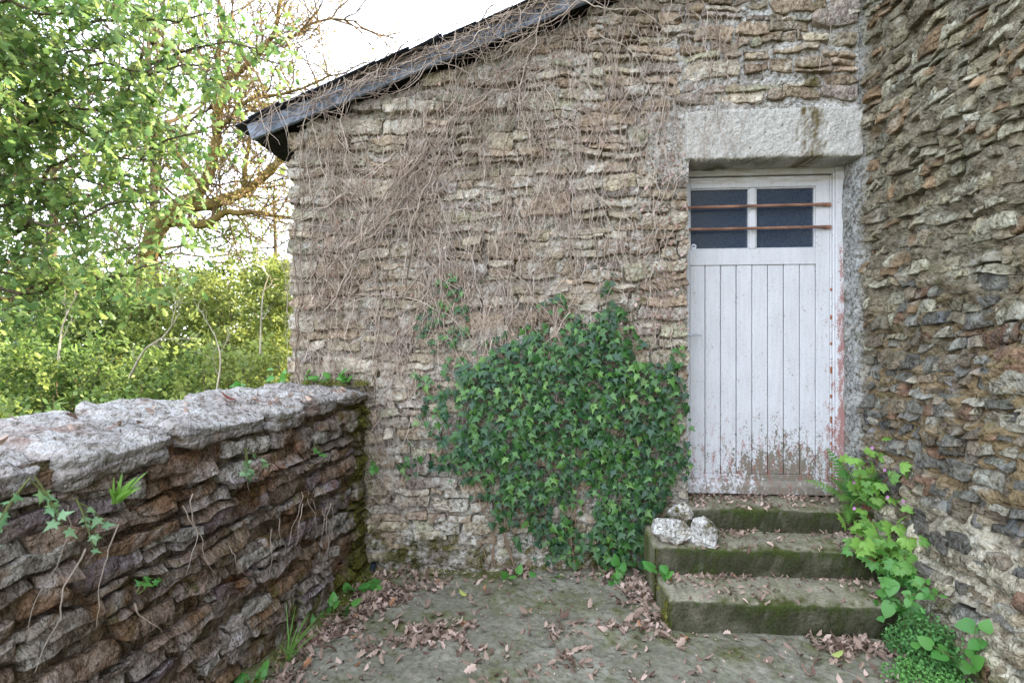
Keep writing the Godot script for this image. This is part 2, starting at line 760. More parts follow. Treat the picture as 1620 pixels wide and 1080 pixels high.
func house_pick(c: Vector3) -> Color:
	var r := rng.randf()
	var red := sst(0.2, 1.0, c.x) * sst(2.6, 3.1, c.y)
	var col: Color
	if r < 0.26 - 0.14 * red:
		col = Color(0.345, 0.295, 0.205)
	elif r < 0.44 - 0.24 * red:
		col = Color(0.42, 0.37, 0.285)
	elif r < 0.64 - 0.2 * red:
		col = Color(0.285, 0.225, 0.155)
	elif r < 0.80 - 0.1 * red:
		col = Color(0.325, 0.25, 0.175)
	elif r < 0.92:
		col = Color(0.25, 0.21, 0.175)
	else:
		col = Color(0.29, 0.275, 0.19)
	return col * Color(0.99, 1.0, 1.03) * rf(0.85, 1.75)


func house_paint(p: Vector3, base: Color) -> Color:
	var c := base
	c = c * (1.0 + 0.22 * n3(p, 14.0) + 0.26 * n3(p, 52.0) + 0.2 * n3(p, 110.0))
	var li := fb(p + Vector3(4, 0, 0), 3.6) + 0.55 * n3(p, 38.0)
	c = mixc(c, Color(0.62, 0.59, 0.52), (li - 0.12) * 2.6 * (1.0 - 0.6 * sst(0.4, 1.0, p.x) * sst(2.8, 3.0, p.y)))
	var ru := fb(p + Vector3(0, 14, 0), 5.0)
	c = mixc(c, Color(0.33, 0.21, 0.12), (ru - 0.2) * 1.2)
	c = mixc(c, Color(0.19, 0.13, 0.115), (fb(p + Vector3(21, 4, 0), 4.5) - 0.2) * 1.3)
	var mo := fb(p + Vector3(0, 0, 8), 4.0) + 0.6 * n3(p, 24.0)
	var wet := 0.75 * sst(0.55, 0.0, p.y) + 0.12
	wet = maxf(wet, 0.75 * sst(0.14, 0.03, absf(p.x - 1.72 + 0.04 * n3(p, 6.0))) * sst(3.0, 3.2, p.y))
	wet = maxf(wet, 0.5 * sst(-0.9, -1.2, p.x) * sst(0.3, 0.1, absf(p.y - 1.2)))
	c = mixc(c, Color(0.105, 0.095, 0.03), (mo + wet - 0.72) * 2.4)
	c = mixc(c, Color(0.04, 0.035, 0.03), (n3(p + Vector3(9, 0, 0), 55.0) - 0.62) * 2.0)
	c.a = 1.0
	return c


func build_house() -> void:
	var house := thing("stone_house")
	tag(house, "old rubble stone house with sloping slate verge and a white plank door", "house")
	# the wall between its stones
	var g := Geo.new()
	var st := 0.026
	var nx := int(3.83 / st)
	var ny := int(4.75 / st)
	for j in ny + 1:
		for i in nx + 1:
			var x := -1.78 + 3.83 * i / float(nx)
			var y := -0.25 + 4.75 * j / float(ny)
			y = minf(y, roof_line(x) - 0.02)
			var p := Vector3(x, y, 0)
			var up_right := sst(0.35, 0.9, x) * sst(3.0, 3.08, y)
			var flush := 0.55 * sst(0.35, 0.9, x + 0.25 * n3(p, 2.0)) * sst(2.45, 2.8, y) + 0.9 * sst(0.62, 0.75, x) * sst(2.62, 2.7, y) * sst(3.06, 2.98, y)
			flush = clampf(flush + sst(-0.05, 0.3, fb(p, 1.3) + 0.5 * n3(p, 4.5)) * 0.65 * (1.0 - 0.7 * up_right) + 0.7 * sst(0.3, 0.1, y + 0.1 * n3(p, 4.0)), 0.0, 1.0)
			p.z = lerpf(-0.042, 0.001, flush) + n3(p, 3.0) * 0.008 + n3(p, 12.0) * 0.009 + n3(p, 33.0) * 0.006
			var c := mixc(Color(0.57, 0.525, 0.45), Color(0.62, 0.605, 0.57), sst(0.5, 1.0, x) * sst(2.4, 2.7, y))
			c = c * (1.0 + 0.18 * n3(p, 9.0) + 0.16 * n3(p, 38.0))
			g.p(p, house_paint(p, c))
	for j in ny:
		for i in nx:
			var x := -1.78 + 3.83 * (i + 0.5) / float(nx)
			var y := -0.25 + 4.75 * (j + 0.5) / float(ny)
			if (x > 0.925 and y < 2.72) or y > roof_line(x) + 0.03:
				continue
			var a := j * (nx + 1) + i
			g.q(a, a + 1, a + nx + 2, a + nx + 1)
	var wall := obj("wall", g.mesh(M.mortar), house)
	var ivy := ivy_poly()
	var span := func(y: float) -> Vector2:
		var hi := 2.0
		if y < 2.66:
			hi = 0.925
		elif y < 3.03:
			hi = 0.66
		return Vector2(maxf(-1.805, (y - 2.86) / 0.366 - 2.03), minf(hi, 2.0))
	var sc := func(c: Vector3) -> float:
		var s := 1.0
		if poly_dist(Vector2(c.x, c.y), ivy) > 0.12:
			s = 0.1
		if c.y > 4.0 or c.y > roof_line(c.x) or (c.x < -1.2 and c.y < 1.2):
			s = 0.02
		return s
	lay_stones(wall, M.stone, -0.12, 4.3, span, Vector2(0.055, 0.155), Vector2(0.09, 0.46), func(x, y): return n3(Vector3(x, y, 0), 3.0) * 0.008, house_pick, house_paint, sc, 0.16, Vector2(-0.002, 0.016), 0.010, 0.008)
	# stones that rise past the verge are cut off by the roof; the other walls of the shell
	var s := Geo.new()
	var grey := Color(0.3, 0.28, 0.23)
	box(s, Vector3(-1.70, 1.3, -2.06), Vector3(0.14, 3.2, 3.96), 0.01, grey)
	box(s, Vector3(0.15, 1.9, -4.1), Vector3(3.8, 4.4, 0.14), 0.01, grey)
	box(s, Vector3(0.15, 0.36, -2.1), Vector3(3.7, 0.08, 3.8), 0.01, grey)
	box(s, Vector3(-0.43, 1.35, -0.12), Vector3(2.68, 3.2, 0.1), 0.004, grey)
	box(s, Vector3(2.09, 2.2, -2.1), Vector3(0.1, 4.4, 3.9), 0.004, grey)
	obj("wall_shell", s.mesh(M.mortar, true), house)
	build_lintel(house)
	build_door(house)
	build_roof(house)


func build_lintel(house: Node3D) -> void:
	var paint := func(p: Vector3, _n: Vector3) -> Color:
		var c := Color(0.60, 0.585, 0.55) * (1.0 + 0.12 * n3(p, 30.0) + 0.10 * n3(p, 75.0) + 0.1 * n3(p, 6.0))
		var x := p.x - 40.0
		var run := sst(0.13, 0.03, absf(x - 1.70 + 0.02 * n3(p, 9.0)))
		c = mixc(c, Color(0.17, 0.13, 0.06), (run + 0.6 * n3(Vector3(p.x * 5.0, p.y, 0), 9.0) + 0.5 * n3(p, 50.0) - 0.45) * 1.2)
		c = mixc(c, Color(0.12, 0.12, 0.11), (n3(p, 95.0) - 0.55) * 2.0)
		c = mixc(c, Color(0.15, 0.15, 0.09), (fb(p, 4.0) + sst(2.72, 2.68, p.y) - 0.7) * 1.5)
		c.a = 1.0
		return c
	var g := Geo.new()
	# front, underside and top as a fine sheet wrapped round the beam
	var prof := []
	for k in 8:
		prof.append(Vector2(-0.30 + 0.3 * k / 8.0, 2.688 + 0.012 * (1.0 - k / 8.0)))
	prof.append(Vector2(0.008, 2.69))
	for k in range(1, 20):
		prof.append(Vector2(0.014, 2.69 + 0.318 * k / 19.0))
	prof.append(Vector2(0.0, 3.013))
	prof.append(Vector2(-0.05, 3.014))
	var nx := 72
	for j in prof.size():
		for i in nx + 1:
			var x := 0.893 + 1.125 * i / float(nx)
			var q := Vector3(x, prof[j].y, prof[j].x)
			q.z += n3(q, 22.0) * 0.005 + n3(q, 60.0) * 0.003
			q.y += n3(q + Vector3(3, 3, 3), 14.0) * 0.007 + (n3(q, 4.0) * 0.006)
			if i == 0:
				q.z = -0.05
			g.p(q, paint.call(q + Vector3(40, 0, 0), Vector3.ZERO))
	for j in prof.size() - 1:
		for i in nx:
			var a := j * (nx + 1) + i
			g.q(a, a + 1, a + nx + 2, a + nx + 1)
	obj("lintel", g.mesh(M.concrete), house)


func painted(g: Geo) -> Geo:
	for p in g.v:
		g.uv.append(Vector2((p.x - 0.90) / 1.16, (2.72 - p.y) / 2.3))
	return g


func board(called: String, parent: Node3D, lo: Vector3, hi: Vector3, bev := 0.003, mat: Material = null) -> MeshInstance3D:
	var g := Geo.new()
	box(g, (lo + hi) / 2.0, hi - lo, bev)
	painted(g)
	return obj(called, g.mesh(mat if mat else M.paint, true), parent)


func build_door(house: Node3D) -> void:
	var door := Node3D.new()
	door.name = "door"
	house.add_child(door)
	door.set_meta("label", "weathered white plank door with two dark panes behind rusty bars")
	var f := -0.205
	# frame
	board("door_frame", door, Vector3(1.957, 0.44, -0.30), Vector3(2.03, 2.70, -0.178))
	board("door_frame", door, Vector3(0.90, 2.652, -0.30), Vector3(1.957, 2.705, -0.19))
	board("door_frame", door, Vector3(0.86, 0.44, -0.34), Vector3(0.935, 2.65, -0.215))
	board("frame_moulding", door, Vector3(1.944, 0.45, -0.30), Vector3(1.9565, 2.652, -0.186), 0.004)
	# stiles and rails of the leaf
	board("stile", door, Vector3(0.922, 0.457, -0.25), Vector3(0.993, 2.645, f))
	board("stile", door, Vector3(1.842, 0.457, -0.25), Vector3(1.930, 2.645, f))
	board("rail", door, Vector3(0.9935, 2.572, -0.25), Vector3(1.8415, 2.645, f - 0.0005))
	board("rail", door, Vector3(0.9935, 2.036, -0.25), Vector3(1.8415, 2.146, f - 0.0005))
	board("rail", door, Vector3(0.9935, 0.457, -0.25), Vector3(1.8415, 0.588, f - 0.0005))
	board("glazing_bar", door, Vector3(1.400, 2.1465, -0.24), Vector3(1.441, 2.5715, f - 0.002), 0.006)
	for k in 8:
		var a := 0.9935 + 0.106 * k
		board("plank", door, Vector3(a + 0.0024, 0.5885, -0.24), Vector3(a + 0.1036, 2.0355, f - 0.006 - 0.0015 * (k % 3)), 0.004)
	# beads round the panes
	for x in [0.9935, 1.4415]:
		var wd := 0.4065 if x < 1.2 else 0.40
		board("pane_bead", door, Vector3(x, 2.5635, -0.24), Vector3(x + wd, 2.5715, -0.213), 0.003)
		board("pane_bead", door, Vector3(x, 2.1465, -0.24), Vector3(x + wd, 2.1545, -0.213), 0.003)
		board("pane_bead", door, Vector3(x, 2.1550, -0.24), Vector3(x + 0.008, 2.5630, -0.213), 0.003)
		board("pane_bead", door, Vector3(x + wd - 0.008, 2.1550, -0.24), Vector3(x + wd, 2.5630, -0.213), 0.003)
	var glass := StandardMaterial3D.new()
	glass.resource_name = "dusty glass"
	glass.transparency = BaseMaterial3D.TRANSPARENCY_ALPHA
	glass.albedo_color = Color(0.34, 0.41, 0.50, 0.2)
	glass.roughness = 0.12
	glass.metallic_specular = 0.5
	for x in [0.995, 1.443]:
		board("pane", door, Vector3(x, 2.149, -0.234), Vector3(x + 0.402, 2.570, -0.230), 0.001, glass)
	var dirt := Geo.new()
	for k in 160:
		var c := Vector3(rf(1.0, 1.83), rf(2.16, 2.56), -0.2288)
		if absf(c.x - 1.42) < 0.03:
			continue
		var r := rf(0.0008, 0.0022)
		var col := Color(0.4, 0.42, 0.44)
		dirt.t(dirt.p(c + Vector3(-r, -r, 0), col), dirt.p(c + Vector3(r, -r * 0.6, 0), col), dirt.p(c + Vector3(0.2 * r, r * 1.4, 0), col))
	obj("pane_dust", dirt.mesh(M.stem), door).set_meta("kind", "stuff")
	# round sticker with a dark figure, low in the left pane
	var wm := StandardMaterial3D.new()
	wm.albedo_color = lin(0.72, 0.72, 0.74)
	var dm := StandardMaterial3D.new()
	dm.albedo_color = lin(0.03, 0.04, 0.08)
	var disc := CylinderMesh.new()
	disc.top_radius = 0.018
	disc.bottom_radius = 0.018
	disc.height = 0.0016
	disc.radial_segments = 24
	var sk := obj("sticker", disc, door, wm)
	sk.position = Vector3(1.026, 2.172, -0.2285)
	sk.rotation_degrees.x = 90
	var mk := Geo.new()
	var arc := PackedVector3Array()
	for k in 9:
		var an := PI * k / 8.0
		arc.append(Vector3(cos(an) * 0.010, sin(an) * 0.006 - 0.001, 0))
	tube(mk, arc, 0.0024, 0.0024, 5, Color.WHITE)
	box(mk, Vector3(0, -0.003, 0), Vector3(0.016, 0.004, 0.002), 0.0005)
	var mo := obj("sticker_mark", mk.mesh(dm), door)
	mo.position = Vector3(1.026, 2.172, -0.2272)
	# two rusty bars, flattened ends
	for b in [[2.433, 0.006], [2.281, 0.004]]:
		var g := Geo.new()
		var pts := PackedVector3Array()
		for k in 25:
			var t := k / 24.0
			pts.append(Vector3(0.945 + 0.95 * t, b[0] + b[1] * t + 0.0015 * n3(Vector3(t * 9.0, b[0], 0), 1.0), -0.183))
		tube(g, pts, 0.0098, 0.0098, 10, Color(0.50, 0.44, 0.42), 0.12)
		box(g, Vector3(0.933, b[0], -0.192), Vector3(0.05, 0.026, 0.006), 0.001, Color(0.6, 0.5, 0.45))
		box(g, Vector3(1.905, b[0] + b[1], -0.192), Vector3(0.055, 0.026, 0.006), 0.001, Color(0.6, 0.5, 0.45))
		obj("rusty_bar", g.mesh(M.rust), door)
	# weather board at the foot
	var wb := Geo.new()
	var prof := [Vector2(-0.205, 0.545), Vector2(-0.196, 0.548), Vector2(-0.172, 0.522), Vector2(-0.168, 0.512), Vector2(-0.170, 0.462), Vector2(-0.176, 0.457), Vector2(-0.24, 0.457)]
	for i in 31:
		var x := 0.926 + 1.012 * i / 30.0
		for pr in prof:
			wb.p(Vector3(x, pr.y + 0.002 * n3(Vector3(x, pr.y, 0), 25.0), pr.x))
	var np := prof.size()
	for i in 30:
		for k in np - 1:
			var a := i * np + k
			wb.q(a, a + 1, a + np + 1, a + np)
	for e in [0, 30]:
		for k in range(1, np - 1):
			wb.t(e * np, e * np + k, e * np + k + 1)
	painted(wb)
	obj("weather_board", wb.mesh(M.paint, true), door)
	# hinge strip with bolts
	var hs := Geo.new()
	box(hs, Vector3(1.9368, 1.55, -0.2085), Vector3(0.0115, 2.18, 0.012), 0.002, Color(0.80, 0.70, 0.62))
	for y in [0.62, 0.74, 0.88, 1.05, 1.22, 1.40, 1.58, 1.76, 1.95]:
		box(hs, Vector3(1.937, y, -0.203), Vector3(0.014, 0.03, 0.012), 0.004, Color(0.5, 0.4, 0.35))
	painted(hs)
	obj("hinge_strip", hs.mesh(M.paint, true), door)
	for y in [0.66, 0.81, 0.97, 1.13, 1.31, 1.49, 1.67, 1.86]:
		var bl := Geo.new()
		box(bl, Vector3(1.9375, y, -0.202), Vector3(0.012, rf(0.02, 0.05), 0.01), 0.003, Color(0.55, 0.36, 0.27))
		obj("hinge_bolt", bl.mesh(M.rust, true), door)
	# lock plate, lever and keyhole knob
	var steel := StandardMaterial3D.new()
	steel.resource_name = "dull steel"
	steel.albedo_color = lin(0.45, 0.46, 0.5)
	steel.metallic = 0.8
	steel.roughness = 0.45
	var h := Geo.new()
	box(h, Vector3(0.957, 1.527, f + 0.002), Vector3(0.034, 0.18, 0.006), 0.002)
	obj("lock_plate", h.mesh(steel, true), door)
	var lv := Geo.new()
	tube(lv, PackedVector3Array([Vector3(0.957, 1.55, f), Vector3(0.957, 1.55, f + 0.045), Vector3(0.962, 1.55, f + 0.052), Vector3(1.0, 1.551, f + 0.053), Vector3(1.058, 1.549, f + 0.052)]), 0.008, 0.006, 8, Color.WHITE)
	tube(lv, PackedVector3Array([Vector3(0.957, 1.468, f), Vector3(0.957, 1.468, f + 0.012)]), 0.007, 0.006, 8, Color.WHITE)
	obj("handle", lv.mesh(steel), door)
	var kn := SphereMesh.new()
	kn.radius = 0.019
	kn.height = 0.03
	kn.radial_segments = 14
	kn.rings = 8
	var ko := obj("door_stud", kn, door, M.rust)
	ko.position = Vector3(0.930, 2.073, f + 0.004)


func build_roof(house: Node3D) -> void:
	var roof := Node3D.new()
	roof.name = "roof"
	house.add_child(roof)
	var ang := atan(0.366)
	var rot := Basis(Vector3.BACK, ang)
	var o := Vector3(-2.03, 2.88, 0)
	# verge board and its deck
	var g := Geo.new()
	var blue := Color(0.36, 0.41, 0.50)
	for k in 9:
		box(g, o + rot * Vector3(0.26 + 0.50 * k, 0.055, 0.064), Vector3(0.497, 0.108 + 0.004 * (k % 2), 0.026), 0.003, blue * (0.9 + 0.12 * (k % 3)), rot)
	obj("verge_board", g.mesh(M.slate, true), roof)
	var d := Geo.new()
	box(d, o + rot * Vector3(2.25, 0.085, -1.98), Vector3(4.5, 0.03, 4.09), 0.003, Color(0.09, 0.08, 0.07), rot)
	box(d, o + rot * Vector3(0.12, 0.035, -2.0), Vector3(0.2, 0.068, 4.0), 0.003, Color(0.07, 0.065, 0.06), rot)
	obj("roof_deck", d.mesh(M.bark, true), roof)
	var ms := []
	for k in 3:
		ms.append(box_mesh(Vector3(0.24, 0.006, 0.235), 0.002, M.slate, Color(0.075, 0.08, 0.1) * (0.8 + 0.25 * k)))
	for r in 38:
		for k in 3:
			var s := obj("slate", ms[(r * 7 + k * 3) % 3], roof)
			var pos := o + rot * Vector3(0.06 + 0.118 * r, 0.125 + 0.002 * ((r + k) % 2), -0.02 - 0.24 * k + (0.04 if r % 2 else 0.0) + 0.012 * sin(r * 3.7))
			s.transform = Transform3D(rot * Basis(Vector3.BACK, 0.045 + 0.012 * sin(r * 2.3 + k)) * Basis(Vector3.UP, 0.03 * sin(r * 5.0 + k * 2.0)), pos)
	var far := Geo.new()
	box(far, o + rot * Vector3(2.25, 0.118, -2.35), Vector3(4.5, 0.012, 3.3), 0.002, Color(0.075, 0.08, 0.1), rot)
	obj("slate_field", far.mesh(M.slate, true), roof)


# ---------------------------------------------------------------- the tall wall on the right: x = -(out), along z

func tall_bulge(z: float, y: float) -> float:
	var p := Vector3(z, y, 5.0)
	var b := 0.15 * sst(0.95, -0.1, y) * sst(-0.1, 0.85, z)
	b += 0.05 * sst(0.5, -0.1, y) * sst(0.3, 0.9, z)
	return b + n3(p, 1.6) * 0.03 + n3(p, 4.0) * 0.022


func tall_pick(c: Vector3) -> Color:
	var r := rng.randf()
	var low := sst(0.98, 0.68, c.y + 0.35 * c.x) * sst(-0.1, 0.12, c.y) * 0.9
	var top := sst(1.3, 2.0, c.y)
	var col: Color
	if rng.randf() < low:
		col = Color(0.40, 0.355, 0.265) if r < 0.5 else (Color(0.22, 0.185, 0.125) if r < 0.8 else Color(0.15, 0.14, 0.12))
	elif rng.randf() < top:
		if r < 0.4:
			col = Color(0.28, 0.25, 0.17)
		elif r < 0.65:
			col = Color(0.21, 0.18, 0.125)
		elif r < 0.8:
			col = Color(0.25, 0.175, 0.105)
		else:
			col = Color(0.34, 0.32, 0.24)
	else:
		if r < 0.42:
			col = Color(0.15, 0.145, 0.125)
		elif r < 0.72:
			col = Color(0.22, 0.18, 0.13)
		elif r < 0.84:
			col = Color(0.21, 0.13, 0.085)
		else:
			col = Color(0.30, 0.28, 0.22)
	return col * rf(0.6, 1.3)


func tall_paint(p: Vector3, base: Color) -> Color:
	var c := base * (1.0 + 0.3 * n3(p, 12.0) + 0.2 * n3(p, 40.0))
	var li := fb(p + Vector3(2, 0, 0), 4.0) + 0.6 * n3(Vector3(p.x * 2.0, p.y * 0.7, p.z), 22.0)
	c = mixc(c, Color(0.40, 0.40, 0.34), (li - 0.26) * 1.5)
	var bl := fb(p + Vector3(0, 31, 0), 3.0) + 0.5 * n3(Vector3(p.x * 2.5, p.y * 0.5, p.z), 18.0)
	c = mixc(c, Color(0.25, 0.27, 0.32), (bl - 0.38) * 1.6 * sst(1.9, 1.2, p.y) * sst(0.3, 0.7, p.y))
	c = mixc(c, Color(0.29, 0.175, 0.08), (fb(p + Vector3(0, 0, 17), 3.0) - 0.28) * 1.2)
	c = mixc(c, Color(0.07, 0.065, 0.05), (fb(p + Vector3(13, 0, 7), 5.0) + 0.4 * n3(p, 30.0) - 0.28) * 1.6)
	c = mixc(c, Color(0.10, 0.11, 0.035), (fb(p + Vector3(0, 5, 3), 3.5) + 0.5 * n3(p, 20.0) + 0.35 * sst(0.5, 0.0, p.y) - 0.5) * 1.8)
	c.a = 1.0
	return c


func build_tall_wall() -> void:
	var root := thing("tall_rubble_wall", Vector3(2.015, 0, 0))
	tag(root, "tall rough rubble wall of mixed brown and grey stone beside the white door", "wall", "", "thing")
	root.transform = Transform3D(Basis(Vector3(0, 0, 1), Vector3(0, 1, 0), Vector3(-1, 0, 0)), Vector3(2.015, 0, 0))
	var g := Geo.new()
	var nx := 104
	var ny := 176
	for j in ny + 1:
		for i in nx + 1:
			var z := -0.21 + 2.6 * i / float(nx)
			var y := -0.3 + 4.4 * j / float(ny)
			var p := Vector3(z, y, 0)
			var b := tall_bulge(z, y) - 0.016 + n3(p + Vector3(0, 0, 9), 6.0) * 0.02 + (absf(n3(p * Vector3(0.65, 1.25, 1), 10.0)) - 0.3) * 0.055 + (absf(n3(p * Vector3(0.8, 1.2, 1) + Vector3(3, 3, 3), 23.0)) - 0.3) * 0.026 + n3(p, 60.0) * 0.004
			var smooth_ := sst(0.10, -0.05, z)
			b = lerpf(b, tall_bulge(z, y) * 0.3 + 0.01 + n3(p, 8.0) * 0.006, smooth_)
			p.z = b
			var c := mixc(Color(0.20, 0.175, 0.125), Color(0.23, 0.17, 0.095), sst(1.9, 1.2, y + 0.3 * n3(p, 2.0)))
			c = mixc(c, Color(0.50, 0.45, 0.345), sst(0.98, 0.68, y + 0.35 * z + 0.25 * n3(p, 2.5)) * sst(-0.1, 0.12, y))
			c = mixc(c, Color(0.42, 0.43, 0.42), smooth_ * 0.85)
			g.p(p, tall_paint(p, c))
	for j in ny:
		for i in nx:
			var a := j * (nx + 1) + i
			g.q(a, a + 1, a + nx + 2, a + nx + 1)
	var face := obj("wall", g.mesh(M.rubble), root)
	lay_stones(face, M.rubble, -0.1, 4.05, func(_y): return Vector2(0.03, 2.3), Vector2(0.045, 0.135), Vector2(0.06, 0.22), tall_bulge, tall_pick, tall_paint,
		func(c: Vector3) -> float:
			var d := 1.0 / (pow(3.4 - c.x, 2.0) + 3.0)
			if c.x > 1.15 or c.y - 1.44 > 0.64 * (3.4 - c.x) * 1.05 + 0.1:
				d *= 0.05
			return d, 0.24, Vector2(-0.004, 0.016), 0.014, 0.006)
	# the body of the building behind that face
	var s := Geo.new()
	var grey := Color(0.25, 0.22, 0.16)
	box(s, Vector3(1.3, 3.0, -0.62), Vector3(9.4, 6.6, 1.0), 0.02, grey)
	box(s, Vector3(1.3, 5.19, -0.12), Vector3(9.4, 2.2, 0.3), 0.02, grey)
	box(s, Vector3(3.2, 1.9, -0.12), Vector3(1.7, 4.36, 0.2), 0.02, grey)
	obj("wall_body", s.mesh(M.rubble, true), root)


# ---------------------------------------------------------------- the parapet on the left

func parapet_pick(c: Vector3) -> Color:
	var r := rng.randf()
	var col: Color
	if r < 0.3:
		col = Color(0.225, 0.165, 0.125)
	elif r < 0.6:
		col = Color(0.28, 0.235, 0.205)
	elif r < 0.72:
		col = Color(0.19, 0.12, 0.075)
	elif r < 0.9:
		col = Color(0.31, 0.285, 0.25)
	else:
		col = Color(0.2, 0.16, 0.165)
	return col * rf(0.9, 1.3)


func parapet_paint(p: Vector3, base: Color) -> Color:
	var c := base * (1.0 + 0.3 * n3(p, 13.0) + 0.3 * n3(p, 46.0) + 0.2 * n3(p, 100.0))
	c = mixc(c, Color(0.47, 0.43, 0.405), (fb(p, 4.5) + 0.6 * n3(p, 34.0) - 0.2) * 1.3)
	var rr := fb(p + Vector3(0, 0, 21), 3.0) + 0.4 * n3(p, 26.0)
	c = mixc(c, Color(0.13, 0.072, 0.032), (rr - 0.02) * 1.8)
	c = mixc(c, Color(0.25, 0.095, 0.035), (fb(p + Vector3(0, 7, 2), 4.0) + 0.3 * n3(p, 40.0) - 0.32) * 1.8)
	# p.x runs from the camera end (small) to the house (0)
	var wet := 0.85 * sst(-0.5, -0.08, p.x) + 0.65 * sst(0.25, -0.05, p.y) + 0.12
	c = mixc(c, Color(0.10, 0.095, 0.018), (fb(p + Vector3(3, 0, 8), 4.0) + 0.5 * n3(p, 28.0) + wet - 0.52) * 2.0)
	c.a = 1.0
	return c


func build_parapet() -> void:
	var root := thing("parapet_wall")
	tag(root, "low mossy dry stone parapet wall with pale coping slabs", "wall", "", "thing")
	var along := Vector3(0.106, 0, -1).normalized()   # towards the house
	var outw := Vector3(1, 0, 0.106).normalized()
	root.transform = Transform3D(Basis(along, Vector3.UP, outw), Vector3(-1.23, 0, 0))
	var g := Geo.new()
	var nx := 140
	var ny := 54
	for j in ny + 1:
		for i in nx + 1:
			var x := -3.3 + 3.32 * i / float(nx)
			var y := -0.3 + 1.42 * j / float(ny)
			var p := Vector3(x, y, 0)
			p.z = -0.03 + n3(p, 9.0) * 0.014 + n3(p, 28.0) * 0.008 + 0.05 * sst(0.12, -0.12, y)
			g.p(p, parapet_paint(p, Color(0.16, 0.125, 0.085)))
	for j in ny:
		for i in nx:
			var a := j * (nx + 1) + i
			g.q(a, a + 1, a + nx + 2, a + nx + 1)
	var face := obj("wall", g.mesh(M.old_stone), root)
	lay_stones(face, M.old_stone, -0.14, 1.07, func(_y): return Vector2(-2.9, 0.0), Vector2(0.045, 0.11), Vector2(0.12, 0.44), func(x, y): return n3(Vector3(x, y, 2.0), 2.5) * 0.018, parapet_pick, parapet_paint,
		func(c: Vector3) -> float:
			var d := 3.4 + c.x
			return 1.0 / (d * d * 0.5 + 1.2) if c.x > -2.2 else 0.05, 0.14, Vector2(0.0, 0.018), 0.016, 0.008)
	var core := Geo.new()
	box(core, Vector3(-1.65, 0.05, -0.31), Vector3(3.3, 2.0, 0.46), 0.02, Color(0.2, 0.16, 0.12))
	obj("wall_core", core.mesh(M.old_stone, true), root)
	# coping slabs; x from the camera end to the house
	var cuts := [-3.3, -2.62, -2.03, -1.60, -1.06, -0.74, -0.40, 0.015]
	for k in cuts.size() - 1:
		var a: float = cuts[k]
		var b: float = cuts[k + 1]
		var m := (a + b) / 2.0
		var wide := rf(0.54, 0.60)
		var thick := rf(0.08, 0.115)
		var top := 1.205 + 0.018 * m
		var o := Vector3(m, top - thick / 2.0, 0.035 - wide / 2.0 + rf(-0.02, 0.02))
		var paint := func(p: Vector3, n: Vector3) -> Color:
			var q := p
			var up := clampf(n.y, 0.0, 1.0)
			var c := Color(0.34, 0.31, 0.29) * (1.0 + 0.25 * n3(q, 9.0) + 0.25 * n3(q, 33.0))
			c = mixc(c, Color(0.47, 0.455, 0.43), (fb(q, 3.0) + 0.6 * up + 0.35 * n3(q, 24.0) - 0.36) * 1.4)
			c = mixc(c, Color(0.25, 0.15, 0.11), (fb(q + Vector3(5, 5, 0), 4.0) + 0.25 * n3(q, 30.0) - 0.05 - 0.2 * up) * 1.7)
			c = mixc(c, Color(0.13, 0.09, 0.035), (fb(q + Vector3(0, 9, 0), 5.0) + 0.5 * n3(q, 30.0) - 0.12 - 0.42 * up + 0.4 * sst(-0.7, 0.0, p.x)) * 1.8)
			c.a = 1.0
			return c
		var gg := rock(Vector3((b - a) / 2.0 - 0.004, thick / 2.0, wide / 2.0), 7.0, 14, o, [[4.0, 0.014], [11.0, 0.014], [26.0, 0.009], [60.0, 0.004]], paint, 0.011)
		var s := obj("coping_stone", gg.mesh(M.old_stone), root)
		s.position = o
		s.rotation = Vector3(rf(0.08, 0.12) - 0.03 * m, rf(-0.04, 0.04), rf(-0.03, 0.03))


# ---------------------------------------------------------------- the steps

